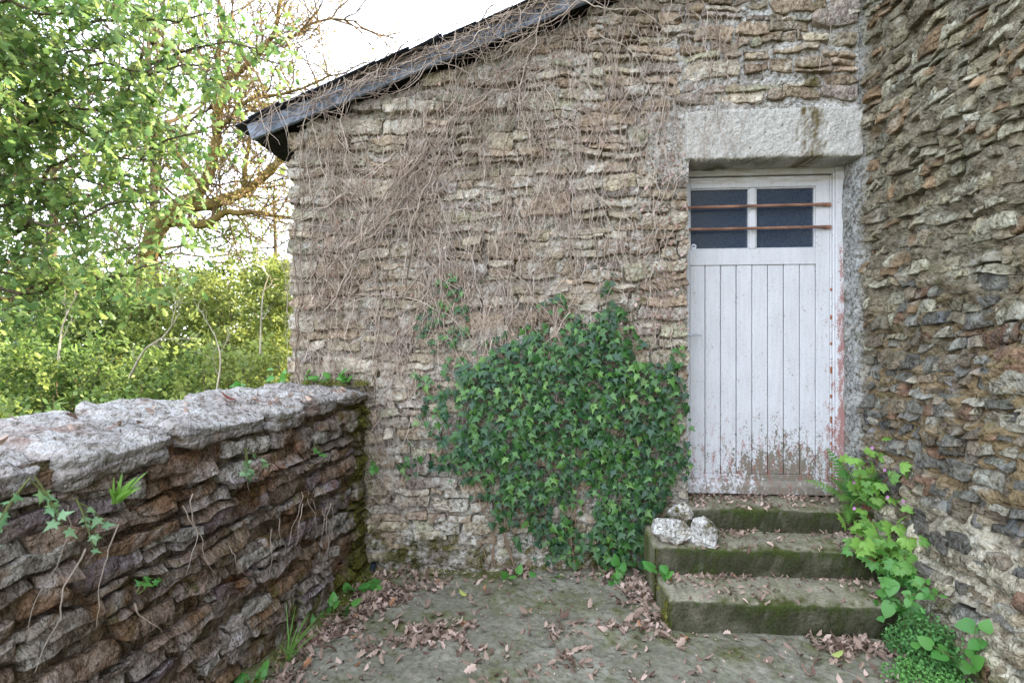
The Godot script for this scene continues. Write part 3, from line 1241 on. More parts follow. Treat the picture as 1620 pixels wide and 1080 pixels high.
func build_steps() -> void:
	var root := thing("concrete_steps", Vector3(1.3, 0, 0.3))
	tag(root, "three mossy concrete steps leading up to the white door", "steps")
	root.set_meta("kind", "thing")
	var data := [[0.625, 2.12, -0.14, 0.152, 0.75, 0.36], [0.620, 2.12, -0.06, 0.303, 0.435, 0.05], [0.905, 2.12, 0.1, 0.440, 0.135, -0.40]]
	for d in data:
		var g := Geo.new()
		# profile from the riser foot over the nose to the back of the tread
		var prof := []
		for k in 9:
			prof.append(Vector2(d[4], lerpf(d[2], d[3] - 0.012, k / 8.0)))
		prof.append(Vector2(d[4] - 0.004, d[3] - 0.004))
		prof.append(Vector2(d[4] - 0.014, d[3]))
		for k in range(1, 12):
			prof.append(Vector2(lerpf(d[4] - 0.014, d[5], k / 11.0), d[3] + 0.004 * k / 11.0))
		var nx := 64
		var np := prof.size()
		var cols := nx + 5
		for k in np:
			for i in cols:
				var x: float = lerpf(d[0], d[1], clampf((i - 2) / float(nx), 0.0, 1.0))
				var z: float = prof[k].x
				var y: float = prof[k].y
				var side := i < 2
				if side:
					# left cheek: the profile pulled back into the step
					x = d[0]
				var q := Vector3(x, y, z)
				var tread := k > 9
				q.y += (n3(q, 7.0) * 0.006 + n3(q, 26.0) * 0.003) if tread or k > 6 else 0.0
				q.z += n3(q, 9.0) * 0.007 + n3(q, 30.0) * 0.004
				q.x += n3(q, 11.0) * 0.006 if i < 4 else 0.0
				if i == 2:
					q.x += 0.006
					q.y -= 0.004 if tread else 0.0
				if i == 1:
					q.y -= 0.012 if tread else 0.0
				if i == 0:
					q.y = minf(q.y, d[2])
				var c := Color(0.36, 0.33, 0.25) * (1.0 + 0.22 * n3(q, 8.0) + 0.22 * n3(q, 35.0))
				var mo := fb(q, 3.0) + 0.5 * n3(q, 30.0)
				if tread:
					c = mixc(c, Color(0.185, 0.19, 0.085), (mo + 0.4) * 0.9)
					c = mixc(c, Color(0.085, 0.095, 0.025), (mo + 0.55 * sst(d[4] - 0.13, d[4] - 0.02, z) - 0.3) * 1.8)
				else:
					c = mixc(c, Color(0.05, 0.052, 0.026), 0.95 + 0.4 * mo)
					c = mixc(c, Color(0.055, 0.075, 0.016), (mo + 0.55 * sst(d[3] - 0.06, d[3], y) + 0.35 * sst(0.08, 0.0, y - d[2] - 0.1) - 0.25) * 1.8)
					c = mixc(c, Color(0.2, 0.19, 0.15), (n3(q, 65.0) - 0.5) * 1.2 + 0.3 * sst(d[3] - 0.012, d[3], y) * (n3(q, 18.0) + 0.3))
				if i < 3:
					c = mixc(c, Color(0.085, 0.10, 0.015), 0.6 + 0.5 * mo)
				c.a = 1.0
				g.p(q - root.position, c)
		for k in np - 1:
			for i in cols - 1:
				var a := k * cols + i
				g.q(a, a + 1, a + cols + 1, a + cols)
		obj("step", g.mesh(M.concrete), root)


# ---------------------------------------------------------------- the paved yard

func moss_at(p: Vector3) -> float:
	var e := sst(-0.95, -1.25, p.x + 0.106 * p.z) + 0.8 * sst(0.16, 0.0, p.z) * sst(0.2, -0.2, absf(p.x + 0.6) - 0.4)
	return fb(p + Vector3(0, 3, 0), 1.7) + 0.45 * n3(p, 11.0) + 0.25 * n3(p, 40.0) + 0.8 * e


func build_courtyard() -> void:
	var g := Geo.new()
	var nx := 200
	var nn := 150
	for j in nn + 1:
		for i in nx + 1:
			var x := -1.75 + 4.1 * i / float(nx)
			var z := -0.08 + 2.6 * j / float(nn)
			var p := Vector3(x, 0, z)
			var w := Vector3(x + 0.10 * n3(p, 1.9), 0, z + 0.10 * n3(p + Vector3(7, 0, 0), 1.7))
			var crack := nc.get_noise_2d(w.x * 1.25 + 3.0, w.z * 1.5)   # -1 at a crack
			var ck := sst(-0.93, -0.985, crack) * sst(-0.25, 0.15, n3(p + Vector3(0, 0, 31), 1.6))
			p.y = ground_y(x, z) + n3(p, 2.2) * 0.012 + n3(p, 7.0) * 0.006 + n3(p, 24.0) * 0.0025 - 0.022 * ck
			p.y += 0.05 * sst(-1.10, -1.27, x + 0.106 * z)
			var mo := moss_at(p)
			var c := Color(0.215, 0.205, 0.155) * (1.0 + 0.2 * n3(p, 5.0) + 0.2 * n3(p, 30.0))
			c = mixc(c, Color(0.33, 0.315, 0.255), (fb(p + Vector3(9, 0, 0), 2.2) + 0.4 * n3(p, 18.0) - 0.12) * 1.8)
			c = mixc(c, Color(0.135, 0.14, 0.06), (mo + 0.05) * 1.4)
			c = mixc(c, Color(0.075, 0.085, 0.018), (mo - 0.5) * 2.0)
			c = mixc(c, Color(0.06, 0.05, 0.03), ck * 0.95)
			c.a = 1.0
			g.p(p, c)
	for j in nn:
		for i in nx:
			var a := j * (nx + 1) + i
			g.q(a, a + nx + 1, a + nx + 2, a + 1)
	tag(obj("courtyard_paving", g.mesh(M.ground), self), "grey green weathered stone paving in front of the house", "ground", "", "structure")
	# the yard goes on behind the viewer
	var b := Geo.new()
	box(b, Vector3(0.3, -0.16, 6.4), Vector3(4.1, 0.3, 7.8), 0.02, Color(0.25, 0.24, 0.17))
	tag(obj("courtyard_path", b.mesh(M.ground, true), self), "plain grey paving further back in the yard", "ground", "", "structure")


# ---------------------------------------------------------------- trees and bushes

func twigs(g: Geo, p: Vector3, d: Vector3, length: float, r: float, level: int, col: Color, up: float, tips: Array) -> void:
	var pts := PackedVector3Array([p])
	var n := 5
	var dir := d.normalized()
	var q := p
	for k in n:
		dir = (dir + rand_dir() * 0.28 + Vector3.UP * up).normalized()
		q += dir * length / n
		pts.append(q)
		if level > 0 and k > 0:
			var side := (dir + rand_dir() * 0.95).normalized()
			twigs(g, q, side, length * rf(0.45, 0.7), r * 0.55, level - 1, col, up, tips)
	tube(g, pts, r, r * 0.4, 5 if r > 0.012 else 3, col, 0.2 if r > 0.02 else 0.0)
	if level <= 1:
		for k in range(1, pts.size()):
			tips.append([pts[k], dir])


func oak_leaf(mat: Material) -> ArrayMesh:
	return leaf_mesh([[0.0, 0.0], [0.05, 0.12], [0.20, 0.26], [0.12, 0.36], [0.30, 0.50], [0.17, 0.60], [0.30, 0.75], [0.14, 0.86], [0.0, 1.0]], 0.35, 0.25, mat)


func small_leaf(mat: Material) -> ArrayMesh:
	return leaf_mesh([[0.0, 0.0], [0.26, 0.3], [0.28, 0.6], [0.0, 1.0]], 0.4, 0.25, mat)


func build_trees() -> void:
	M.foliage = leaf_mat("foliage", 1, 1, 1, 0.95, 0.45, true)
	var moss := Color(0.33, 0.25, 0.085)
	var barkc := Color(0.20, 0.15, 0.10)
	# A: the near oak whose boughs hang into view; its trunk stands left of the frame
	var a := thing("oak_tree", Vector3(-6.4, -1.5, -1.0))
	tag(a, "leafy oak whose lobed green boughs hang over the parapet", "tree")
	var o := a.position
	var tr := Geo.new()
	tube(tr, curve([Vector3(0, 0, 0), Vector3(0.1, 2.0, -0.05), Vector3(0.25, 4.2, -0.2), Vector3(0.1, 6.6, -0.3), Vector3(0.2, 9.0, 0)]), 0.24, 0.09, 12, barkc, 0.15)
	obj("trunk", tr.mesh(M.bark), a)
	var tips := [Vector3(-3.34, 4.28, -1.38), Vector3(-2.78, 4.42, -1.42), Vector3(-3.84, 3.66, -1.34), Vector3(-3.62, 2.92, -1.37), Vector3(-3.80, 2.32, -1.35), Vector3(-4.65, 2.85, -1.29), Vector3(-4.40, 2.16, -1.30), Vector3(-5.02, 4.53, -0.9), Vector3(-4.28, 4.72, -1.1), Vector3(-3.34, 4.78, -1.38), Vector3(-5.09, 2.95, -0.9), Vector3(-5.30, 3.66, -0.6), Vector3(-4.09, 4.16, -0.9), Vector3(-4.78, 3.97, -0.8), Vector3(-5.15, 2.30, -1.25), Vector3(-3.45, 3.70, -1.6), Vector3(-3.84, 4.85, -1.0), Vector3(-4.2, 3.1, -1.6), Vector3(-4.5, 3.5, -0.5), Vector3(-4.9, 4.1, -0.1), Vector3(-3.9, 4.5, -0.6), Vector3(-4.4, 4.4, -0.3), Vector3(-3.6, 4.05, -1.0), Vector3(-4.1, 3.45, -1.1)]
	var lx := []
	var lc := []
	for t in tips:
		var g := Geo.new()
		var s := Vector3(-6.25, clampf(t.y - 0.5 + rf(-0.5, 0.2), 1.6, 4.6), -1.15)
		var mid: Vector3 = s.lerp(t, 0.5) + Vector3(0, rf(0.05, 0.35), rf(-0.3, 0.3))
		var pts := curve([s - o, mid - o + Vector3(0, rf(-0.1, 0.1), 0), t - o], 7)
		for k in pts.size():
			pts[k] += Vector3(n3(pts[k], 1.4), n3(pts[k] + Vector3(9, 1, 2), 1.4), n3(pts[k] + Vector3(2, 8, 2), 1.4)) * 0.22 * sin(PI * k / float(pts.size() - 1))
		tube(g, pts, 0.026, 0.006, 6, mixc(barkc, Color(0.3, 0.27, 0.22), rng.randf()), 0.25)
		var ends := []
		for k in range(4, pts.size()):
			for rep in 2:
				var dd := ((pts[k] - pts[k - 1]).normalized() * 0.7 + rand_dir()).normalized()
				twigs(g, pts[k], dd, rf(0.22, 0.5), 0.006, 1, mixc(barkc, Color(0.32, 0.28, 0.22), rng.randf()), -0.02, ends)
		obj("limb", g.mesh(M.bark), a)
		for e in ends:
			if rng.randf() < 0.68:
				var dd: Vector3 = (e[1] * 0.4 + rand_dir() + Vector3(0, -0.25, 0)).normalized()
				var nr := (Vector3(0.3, 0.9, 0.25) + rand_dir() * 0.7).normalized()
				lx.append(Transform3D(frame_of(dd, nr, rf(0.07, 0.125)), e[0] + rand_dir() * 0.03))
				var h := rng.randf()
				lc.append(Color(0.13, 0.235, 0.065).lerp(Color(0.33, 0.40, 0.11), h * h) * rf(0.8, 1.2))
	multi("foliage", oak_leaf(null), M.foliage, lx, lc, a)

	# B: the spreading oak with mossy limbs, lit by the sun, still almost bare
	var b := thing("mossy_oak", Vector3(-8.3, -1.3, -5.3))
	tag(b, "half bare oak with thick sunlit mossy limbs spreading behind the house corner", "tree")
	o = b.position
	var limbs := [
		[[Vector3(-8.3, -1.3, -5.3), Vector3(-7.9, 1.4, -5.25), Vector3(-7.25, 3.0, -5.2), Vector3(-6.80, 3.72, -5.15), Vector3(-6.46, 4.03, -5.17), Vector3(-6.18, 4.25, -5.19)], 0.17, 0.115, "trunk"],
		[[Vector3(-6.25, 4.2, -5.19), Vector3(-6.01, 4.70, -5.20), Vector3(-5.90, 5.27, -5.21), Vector3(-5.81, 5.83, -5.22), Vector3(-5.77, 6.22, -5.22)], 0.10, 0.065, "limb"],
		[[Vector3(-5.77, 6.18, -5.22), Vector3(-5.40, 6.45, -5.24), Vector3(-5.00, 6.90, -5.27), Vector3(-4.78, 7.46, -5.29), Vector3(-4.61, 8.36, -5.30)], 0.065, 0.02, "limb"],
		[[Vector3(-5.80, 6.15, -5.3), Vector3(-6.00, 6.79, -5.40), Vector3(-5.92, 7.36, -5.41), Vector3(-6.03, 8.28, -5.40)], 0.06, 0.02, "limb"],
		[[Vector3(-6.50, 3.97, -5.17), Vector3(-5.90, 4.08, -5.21), Vector3(-5.34, 4.31, -5.25), Vector3(-4.89, 4.74, -5.28), Vector3(-4.61, 4.98, -5.30), Vector3(-3.88, 5.55, -5.35)], 0.105, 0.05, "limb"],
		[[Vector3(-6.72, 3.7, -5.15), Vector3(-6.07, 3.72, -5.20), Vector3(-5.68, 3.89, -5.22), Vector3(-5.00, 3.89, -5.27), Vector3(-4.11, 3.75, -5.33)], 0.08, 0.025, "limb"],
		[[Vector3(-5.9, 5.3, -5.2), Vector3(-5.5, 5.45, -5.0), Vector3(-5.05, 5.9, -5.1), Vector3(-4.4, 6.0, -5.2), Vector3(-3.8, 6.3, -5.2)], 0.045, 0.015, "limb"],
		[[Vector3(-5.4, 4.3, -5.25), Vector3(-5.25, 4.8, -5.1), Vector3(-5.15, 5.4, -5.2), Vector3(-4.7, 5.8, -5.3)], 0.05, 0.015, "limb"],
		[[Vector3(-5.0, 6.9, -5.27), Vector3(-4.5, 7.0, -5.2), Vector3(-3.9, 7.25, -5.2), Vector3(-3.3, 7.2, -5.2)], 0.035, 0.012, "limb"],
		[[Vector3(-6.2, 4.3, -5.2), Vector3(-6.7, 5.0, -5.3), Vector3(-7.3, 5.6, -5.4), Vector3(-8.0, 6.3, -5.5)], 0.07, 0.02, "limb"]]
	var buds := []
	for l in limbs:
		var pts := curve(l[0], 6)
		for k in pts.size():
			pts[k] += -o + Vector3(n3(pts[k], 1.7), n3(pts[k] + Vector3(5, 5, 5), 1.7), 0) * 0.05
		var g := Geo.new()
		tube(g, pts, l[1], l[2], 10, moss if l[1] > 0.04 else Color(0.34, 0.25, 0.13), 0.22)
		if l[3] == "limb":
			for k in range(3, pts.size(), 2):
				for rep in 2:
					var dd := ((pts[k] - pts[k - 1]).normalized() * 0.6 + rand_dir() * 0.9 + Vector3(0.15, 0.15, 0)).normalized()
					twigs(g, pts[k], dd, rf(0.5, 1.15), 0.018, 2, Color(0.33, 0.235, 0.14), 0.05, buds)
		obj(l[3], g.mesh(M.bark), b)
	var bx := []
	var bc := []
	for e in buds:
		if rng.randf() < 0.5:
			continue
		bx.append(Transform3D(frame_of(rand_dir(), rand_dir(), rf(0.03, 0.06)), e[0] + rand_dir() * 0.04))
		bc.append(Color(0.42, 0.25, 0.11).lerp(Color(0.3, 0.3, 0.07), rng.randf()))
	multi("young_foliage", small_leaf(null), M.foliage, bx, bc, b)

	# C: a straight tree further back, and two more behind
	var specs := [
		[Vector3(-7.9, -1.4, -6.1), 9.0, 0.12, 5200, 2.3, "straight pale trunked tree with loose green crown behind the oak boughs", Color(0.19, 0.27, 0.065)],
		[Vector3(-11.5, -1.6, -7.5), 9.5, 0.16, 5200, 3.0, "broad light green tree far behind the leftmost bushes", Color(0.22, 0.30, 0.08)],
		[Vector3(-6.5, -1.5, -8.2), 6.6, 0.07, 2200, 1.3, "thin young tree between the mossy oak and the house corner", Color(0.24, 0.30, 0.065)]]
	for s in specs:
		var t := thing("woodland_tree", s[0])
		tag(t, s[5], "tree", "trees beyond the parapet")
		var h: float = s[1]
		var g := Geo.new()
		var ends := []
		var pts := curve([Vector3.ZERO, Vector3(rf(-0.2, 0.2), h * 0.35, 0), Vector3(rf(-0.3, 0.3), h * 0.7, 0), Vector3(0, h, 0)], 6)
		tube(g, pts, s[2], 0.03, 9, Color(0.27, 0.21, 0.14), 0.15)
		obj("trunk", g.mesh(M.bark), t)
		var gb := Geo.new()
		for k in range(6, pts.size()):
			for rep in 3:
				var dd := (rand_dir() + Vector3(0, 0.35, 0)).normalized()
				twigs(gb, pts[k], dd, s[4] * rf(0.5, 1.0), s[2] * 0.28, 2, Color(0.22, 0.17, 0.1), 0.03, ends)
		obj("branch", gb.mesh(M.bark), t)
		var xs := []
		var cs := []
		for k in int(s[3]):
			var e: Array = ends[rng.randi() % ends.size()]
			xs.append(Transform3D(frame_of(rand_dir(), (rand_dir() + Vector3.UP).normalized(), rf(0.06, 0.11)), e[0] + rand_dir() * rf(0, 0.12)))
			cs.append(s[6] * rf(0.7, 1.3))
		multi("foliage", small_leaf(null), M.foliage, xs, cs, t)


func build_bushes() -> void:
	var leaf := small_leaf(null)
	var yel := Color(0.30, 0.345, 0.09)
	var grn := Color(0.13, 0.21, 0.05)
	var mid := Color(0.21, 0.30, 0.08)
	# base, height, half width, tint, leaves, label
	var specs := [
		[Vector3(-9.4, -1.4, -4.2), 4.2, 1.4, mid, "tall green bush furthest left in the back row"],
		[Vector3(-8.0, -1.4, -4.6), 4.3, 1.2, grn, "dark green tall bush in the shade of the oak boughs"],
		[Vector3(-6.9, -1.4, -4.2), 3.9, 1.1, mid, "bush below the trunk of the mossy oak"],
		[Vector3(-5.9, -1.4, -4.5), 4.2, 1.0, yel, "tall yellow green bush below the fork of the mossy oak"],
		[Vector3(-4.9, -1.4, -4.4), 4.3, 1.0, yel, "bright yellow bush right of the oak fork"],
		[Vector3(-4.0, -1.4, -4.7), 4.4, 0.9, yel, "sunlit yellow bush next to the house corner"],
		[Vector3(-7.6, -1.4, -2.4), 2.9, 1.1, mid, "rounded bush in the middle row at the far left"],
		[Vector3(-6.1, -1.4, -2.5), 3.0, 0.9, grn, "dark leafed bush in the middle row with a hollow centre"],
		[Vector3(-4.9, -1.4, -2.6), 2.9, 0.85, mid, "green bush in the middle row beside a dead branch"],
		[Vector3(-3.9, -1.4, -2.6), 2.9, 0.8, yel, "yellow green bush in the middle row near the house"],
		[Vector3(-5.6, -1.3, -0.7), 2.3, 0.9, mid, "low spreading bush behind the near end of the parapet"],
		[Vector3(-4.2, -1.3, -0.8), 2.2, 0.8, mid, "low leafy bush behind the middle of the parapet"],
		[Vector3(-3.1, -1.3, -1.2), 2.2, 0.7, yel, "low sunny bush behind the house end of the parapet"],
		[Vector3(-4.3, -1.3, 0.6), 2.1, 0.8, grn, "dark low bush nearest to the parapet on the left"]]
	for s in specs:
		var t := thing("bush", s[0])
		tag(t, s[4], "bush", "bushes beyond the parapet")
		var h: float = s[1]
		var w: float = s[2]
		var g := Geo.new()
		var xs := []
		var cs := []
		for k in 9:
			var an := rf(0, TAU)
			var rr := w * rf(0.2, 0.9)
			var top := Vector3(cos(an) * rr, h * rf(0.6, 0.95), sin(an) * rr)
			tube(g, curve([Vector3(cos(an) * 0.1, 0, sin(an) * 0.1), top * Vector3(0.35, 0.5, 0.35), top], 4), 0.022, 0.006, 4, Color(0.16, 0.12, 0.075))
		obj("stem", g.mesh(M.stem), t)
		var tint: Color = s[3]
		var n := int(70 * w * h * 1.1)
		for k in n:
			var y := pow(rng.randf(), 0.75)
			var prof := w * (0.55 + 0.6 * sin(PI * clampf(y * 0.85 + 0.12, 0.0, 1.0))) * 0.85
			var an := rf(0, TAU)
			var rr := prof * sqrt(rf(0.25, 1.0))
			var c := Vector3(cos(an) * rr, h * (0.12 + 0.86 * y), sin(an) * rr)
			var out := Vector3(cos(an), 0.5, sin(an)).normalized()
			var ct := tint.lerp(grn if rng.randf() < 0.35 else yel, rf(0.0, 0.6)) * rf(0.5, 1.35)
			var spray := (out + rand_dir() * 0.9).normalized()
			for q in 34:
				var along := rf(-0.28, 0.28)
				var p := c + spray * along + rand_dir() * rf(0.02, 0.10)
				var dd := (spray * 0.5 + rand_dir()).normalized()
				xs.append(Transform3D(frame_of(dd, (Vector3.UP + rand_dir() * 0.9).normalized(), rf(0.045, 0.085)), p))
				cs.append(ct * rf(0.85, 1.15))
		multi("foliage", leaf, M.foliage, xs, cs, t)
	for s in [[Vector3(-12.5, -1.5, -8.0), 5.6, 2.0, "wide green thicket far behind at the left"], [Vector3(-9.8, -1.5, -9.0), 5.4, 1.9, "green thicket far behind the mossy oak trunk"], [Vector3(-7.4, -1.5, -9.6), 5.4, 1.8, "yellow green thicket far behind the house corner"], [Vector3(-5.6, -1.5, -8.0), 5.3, 1.6, "sunny thicket behind the bushes right beside the house corner"], [Vector3(-14.5, -1.5, -5.5), 5.6, 2.0, "far thicket beyond the tall bush at the left edge"]]:
		var t := thing("thicket", s[0])
		tag(t, s[3], "bush", "thickets far behind")
		var xs := []
		var cs := []
		var g := Geo.new()
		for k in 7:
			tube(g, PackedVector3Array([Vector3(rf(-0.3, 0.3), 0, rf(-0.3, 0.3)), Vector3(rf(-0.8, 0.8), s[1] * 0.5, rf(-0.6, 0.6)), Vector3(rf(-1.4, 1.4), s[1] * rf(0.7, 0.95), rf(-1, 1))]), 0.04, 0.01, 4, Color(0.18, 0.14, 0.09))
		obj("stem", g.mesh(M.stem), t)
		for k in 420:
			var d := rand_dir() * pow(rng.randf(), 0.4)
			var c := Vector3(d.x * s[2], s[1] * (0.5 + 0.48 * d.y), d.z * s[2])
			var ct := mid.lerp(yel, rng.randf()) * rf(0.7, 1.2)
			for q in 26:
				xs.append(Transform3D(frame_of(rand_dir(), (Vector3.UP + rand_dir()).normalized(), rf(0.07, 0.13)), c + rand_dir() * rf(0.03, 0.3)))
				cs.append(ct * rf(0.85, 1.15))
		multi("foliage", leaf, M.foliage, xs, cs, t)
	# dead branches among the bushes
	var dead := [
		[[Vector3(-3.84, 1.20, -1.0), Vector3(-3.65, 1.45, -0.95), Vector3(-3.42, 1.58, -0.9), Vector3(-3.28, 1.78, -0.9)], "pale dead branch forking above the middle of the parapet"],
		[[Vector3(-3.15, 1.0, -1.2), Vector3(-3.10, 1.35, -1.2), Vector3(-3.20, 1.62, -1.25)], "pale dead twig standing left of the house corner"],
		[[Vector3(-3.30, 1.4, -2.2), Vector3(-3.27, 2.05, -2.2), Vector3(-3.19, 2.32, -2.2)], "bleached forked twig against the yellow bush by the house"],
		[[Vector3(-4.75, 1.35, -1.2), Vector3(-4.70, 1.7, -1.2), Vector3(-4.55, 2.0, -1.2)], "brown dead twig in front of the dark hollow bush"]]
	for d in dead:
		var pts := curve(d[0], 5)
		var base: Vector3 = pts[0]
		var t := thing("dead_branch", base)
		tag(t, d[1], "branch", "dead branches beyond the parapet")
		var g := Geo.new()
		for k in pts.size():
			pts[k] -= base
		tube(g, pts, 0.011, 0.004, 5, Color(0.42, 0.36, 0.27), 0.2)
		var ends := []
		for k in range(3, pts.size(), 3):
			twigs(g, pts[k], (pts[k] - pts[k - 1]).normalized() + rand_dir() * 0.9, rf(0.15, 0.32), 0.005, 1, Color(0.44, 0.38, 0.29), 0.04, ends)
		obj("branch", g.mesh(M.stem), t)


# ---------------------------------------------------------------- ivy and creeper

func ivy_leaf() -> ArrayMesh:
	return fan_leaf([[0.0, 0.04], [0.15, -0.12], [0.40, -0.10], [0.30, 0.12], [0.60, 0.34], [0.27, 0.38], [0.15, 0.60], [0.0, 1.06]], Vector2(0, 0.22), 0.28, 0.12, null)


func build_ivy() -> void:
	var root := thing("ivy")
	tag(root, "dense patch of dark green ivy climbing the wall left of the door", "ivy")
	var poly := ivy_poly()
	var sprigs := [PackedVector2Array([Vector2(-0.92, 1.66), Vector2(-0.7, 1.98), Vector2(-0.62, 1.96), Vector2(-0.52, 1.72), Vector2(-0.58, 1.52), Vector2(-0.80, 1.42)]), PackedVector2Array([Vector2(-0.12, 1.72), Vector2(0.1, 1.84), Vector2(0.18, 1.72), Vector2(0.05, 1.62)]), PackedVector2Array([Vector2(0.36, 1.8), Vector2(0.42, 1.98), Vector2(0.5, 1.8)])]
	var mesh := ivy_leaf()
	var mats := []
	for c in [[0.021, 0.064, 0.015], [0.033, 0.094, 0.018], [0.062, 0.145, 0.028], [0.017, 0.052, 0.021], [0.10, 0.19, 0.04]]:
		mats.append(leaf_mat("ivy leaf", c[0], c[1], c[2], 0.12, 0.34))
	var all := []
	var tries := 0
	while all.size() < 3200 and tries < 60000:
		tries += 1
		var p := Vector2(rf(-1.1, 0.98), rf(-0.12, 2.0))
		var d := poly_dist(p, poly)
		var okp := d > 0.0
		var thin := 1.0
		if okp:
			thin = 0.12 + 0.88 * sst(0.0, 0.2, d + 0.12 * n3(Vector3(p.x, p.y, 1), 5.0))
			# thinner at the left, in gaps and towards the foot
			thin *= 0.15 + 0.85 * sst(-0.16, 0.16, fb(Vector3(p.x, p.y, 3), 2.6) + 0.25 * sst(-0.6, 0.1, p.x) + 0.35 * sst(0.5, 1.0, p.y))
			if p.y < 0.45 and p.x < 0.3:
				thin *= 0.55
			if p.x < -0.6:
				thin *= 0.6
		else:
			for s in sprigs:
				if in_poly(p, s):
					okp = true
					thin = 0.28
		if not okp or rng.randf() > thin:
			continue
		var depth := 0.035 + 0.11 * rng.randf() * sst(0.0, 0.25, d)
		if p.x > 0.9:
			depth += 0.01
		all.append([depth, p])
	all.sort_custom(func(a, b): return a[0] > b[0])
	var xs := []
	var cs := []
	for k in all.size():
		var p: Vector2 = all[k][1]
		var a := rf(-1.15, 1.15)
		var dir := Vector3(sin(a), -cos(a), rf(0.05, 0.7))
		var nr := Vector3(rf(-0.7, 0.7), rf(-0.1, 1.1), 1.0)
		var sz := rf(0.039, 0.065) if rng.randf() < 0.65 else rf(0.024, 0.042)
		var t := Transform3D(frame_of(dir, nr.normalized(), sz), Vector3(p.x, p.y, all[k][0]))
		var ci := 0
		var r := rng.randf()
		if r < 0.30:
			ci = 0
		elif r < 0.58:
			ci = 1
		elif r < 0.74:
			ci = 2
		elif r < 0.95:
			ci = 3
		else:
			ci = 4
		if k < 300:
			var l := obj("leaf", mesh, root, mats[ci])
			l.transform = t
		else:
			xs.append(t)
			cs.append([Color(0.021, 0.064, 0.015), Color(0.033, 0.094, 0.018), Color(0.062, 0.145, 0.028), Color(0.017, 0.052, 0.021), Color(0.10, 0.19, 0.04)][ci] * rf(0.85, 1.15))
	M.ivy_tint = leaf_mat("ivy tint", 1, 1, 1, 0.12, 0.42, true)
	multi("foliage", mesh, M.ivy_tint, xs, cs, root)
	# climbing stems
	for k in 16:
		var x := rf(-0.7, 0.75)
		var g := Geo.new()
		var pts := PackedVector3Array()
		var q := Vector3(x * 0.8 + 0.1, 0.0, 0.035)
		var an := PI / 2 + rf(-0.3, 0.3)
		for s in 30:
			pts.append(q + Vector3(0, 0, n3(q, 9.0) * 0.012))
			an += rf(-0.25, 0.25)
			an = lerpf(an, PI / 2 + (x - 0.1) * -0.4, 0.15)
			q += Vector3(cos(an), sin(an), 0) * 0.05
			if not in_poly(Vector2(q.x, q.y), poly) and s > 4:
				break
		if pts.size() > 2:
			tube(g, pts, 0.005, 0.002, 5, Color(0.24, 0.17, 0.11))
			obj("stem", g.mesh(M.stem), root)


func strand(g: Geo, x: float, y: float, an: float, steps: int, r: float, lift: float, straight: float, target: float, col: Color) -> void:
	var pts := PackedVector3Array()
	var a := an
	var q := Vector3(x, y, lift)
	for s in steps:
		pts.append(q + Vector3(0, 0, n3(q * Vector3(1, 1, 0) + Vector3(0, 0, x * 7.0), 8.0) * 0.018))
		a += rng.randfn(0.0, 0.34)
		a = lerpf(a, target, straight)
		q += Vector3(cos(a), sin(a), 0) * 0.032
		if q.x < -1.83 or q.y > roof_line(q.x) or q.y < 0.0 or (q.x > 0.89 and q.y < 2.66):
			break
	if pts.size() > 2:
		tube(g, pts, r, r * 0.45, 3, col)


func stem_col() -> Color:
	return Color(0.19, 0.13, 0.095).lerp(Color(0.55, 0.45, 0.365), rng.randf())


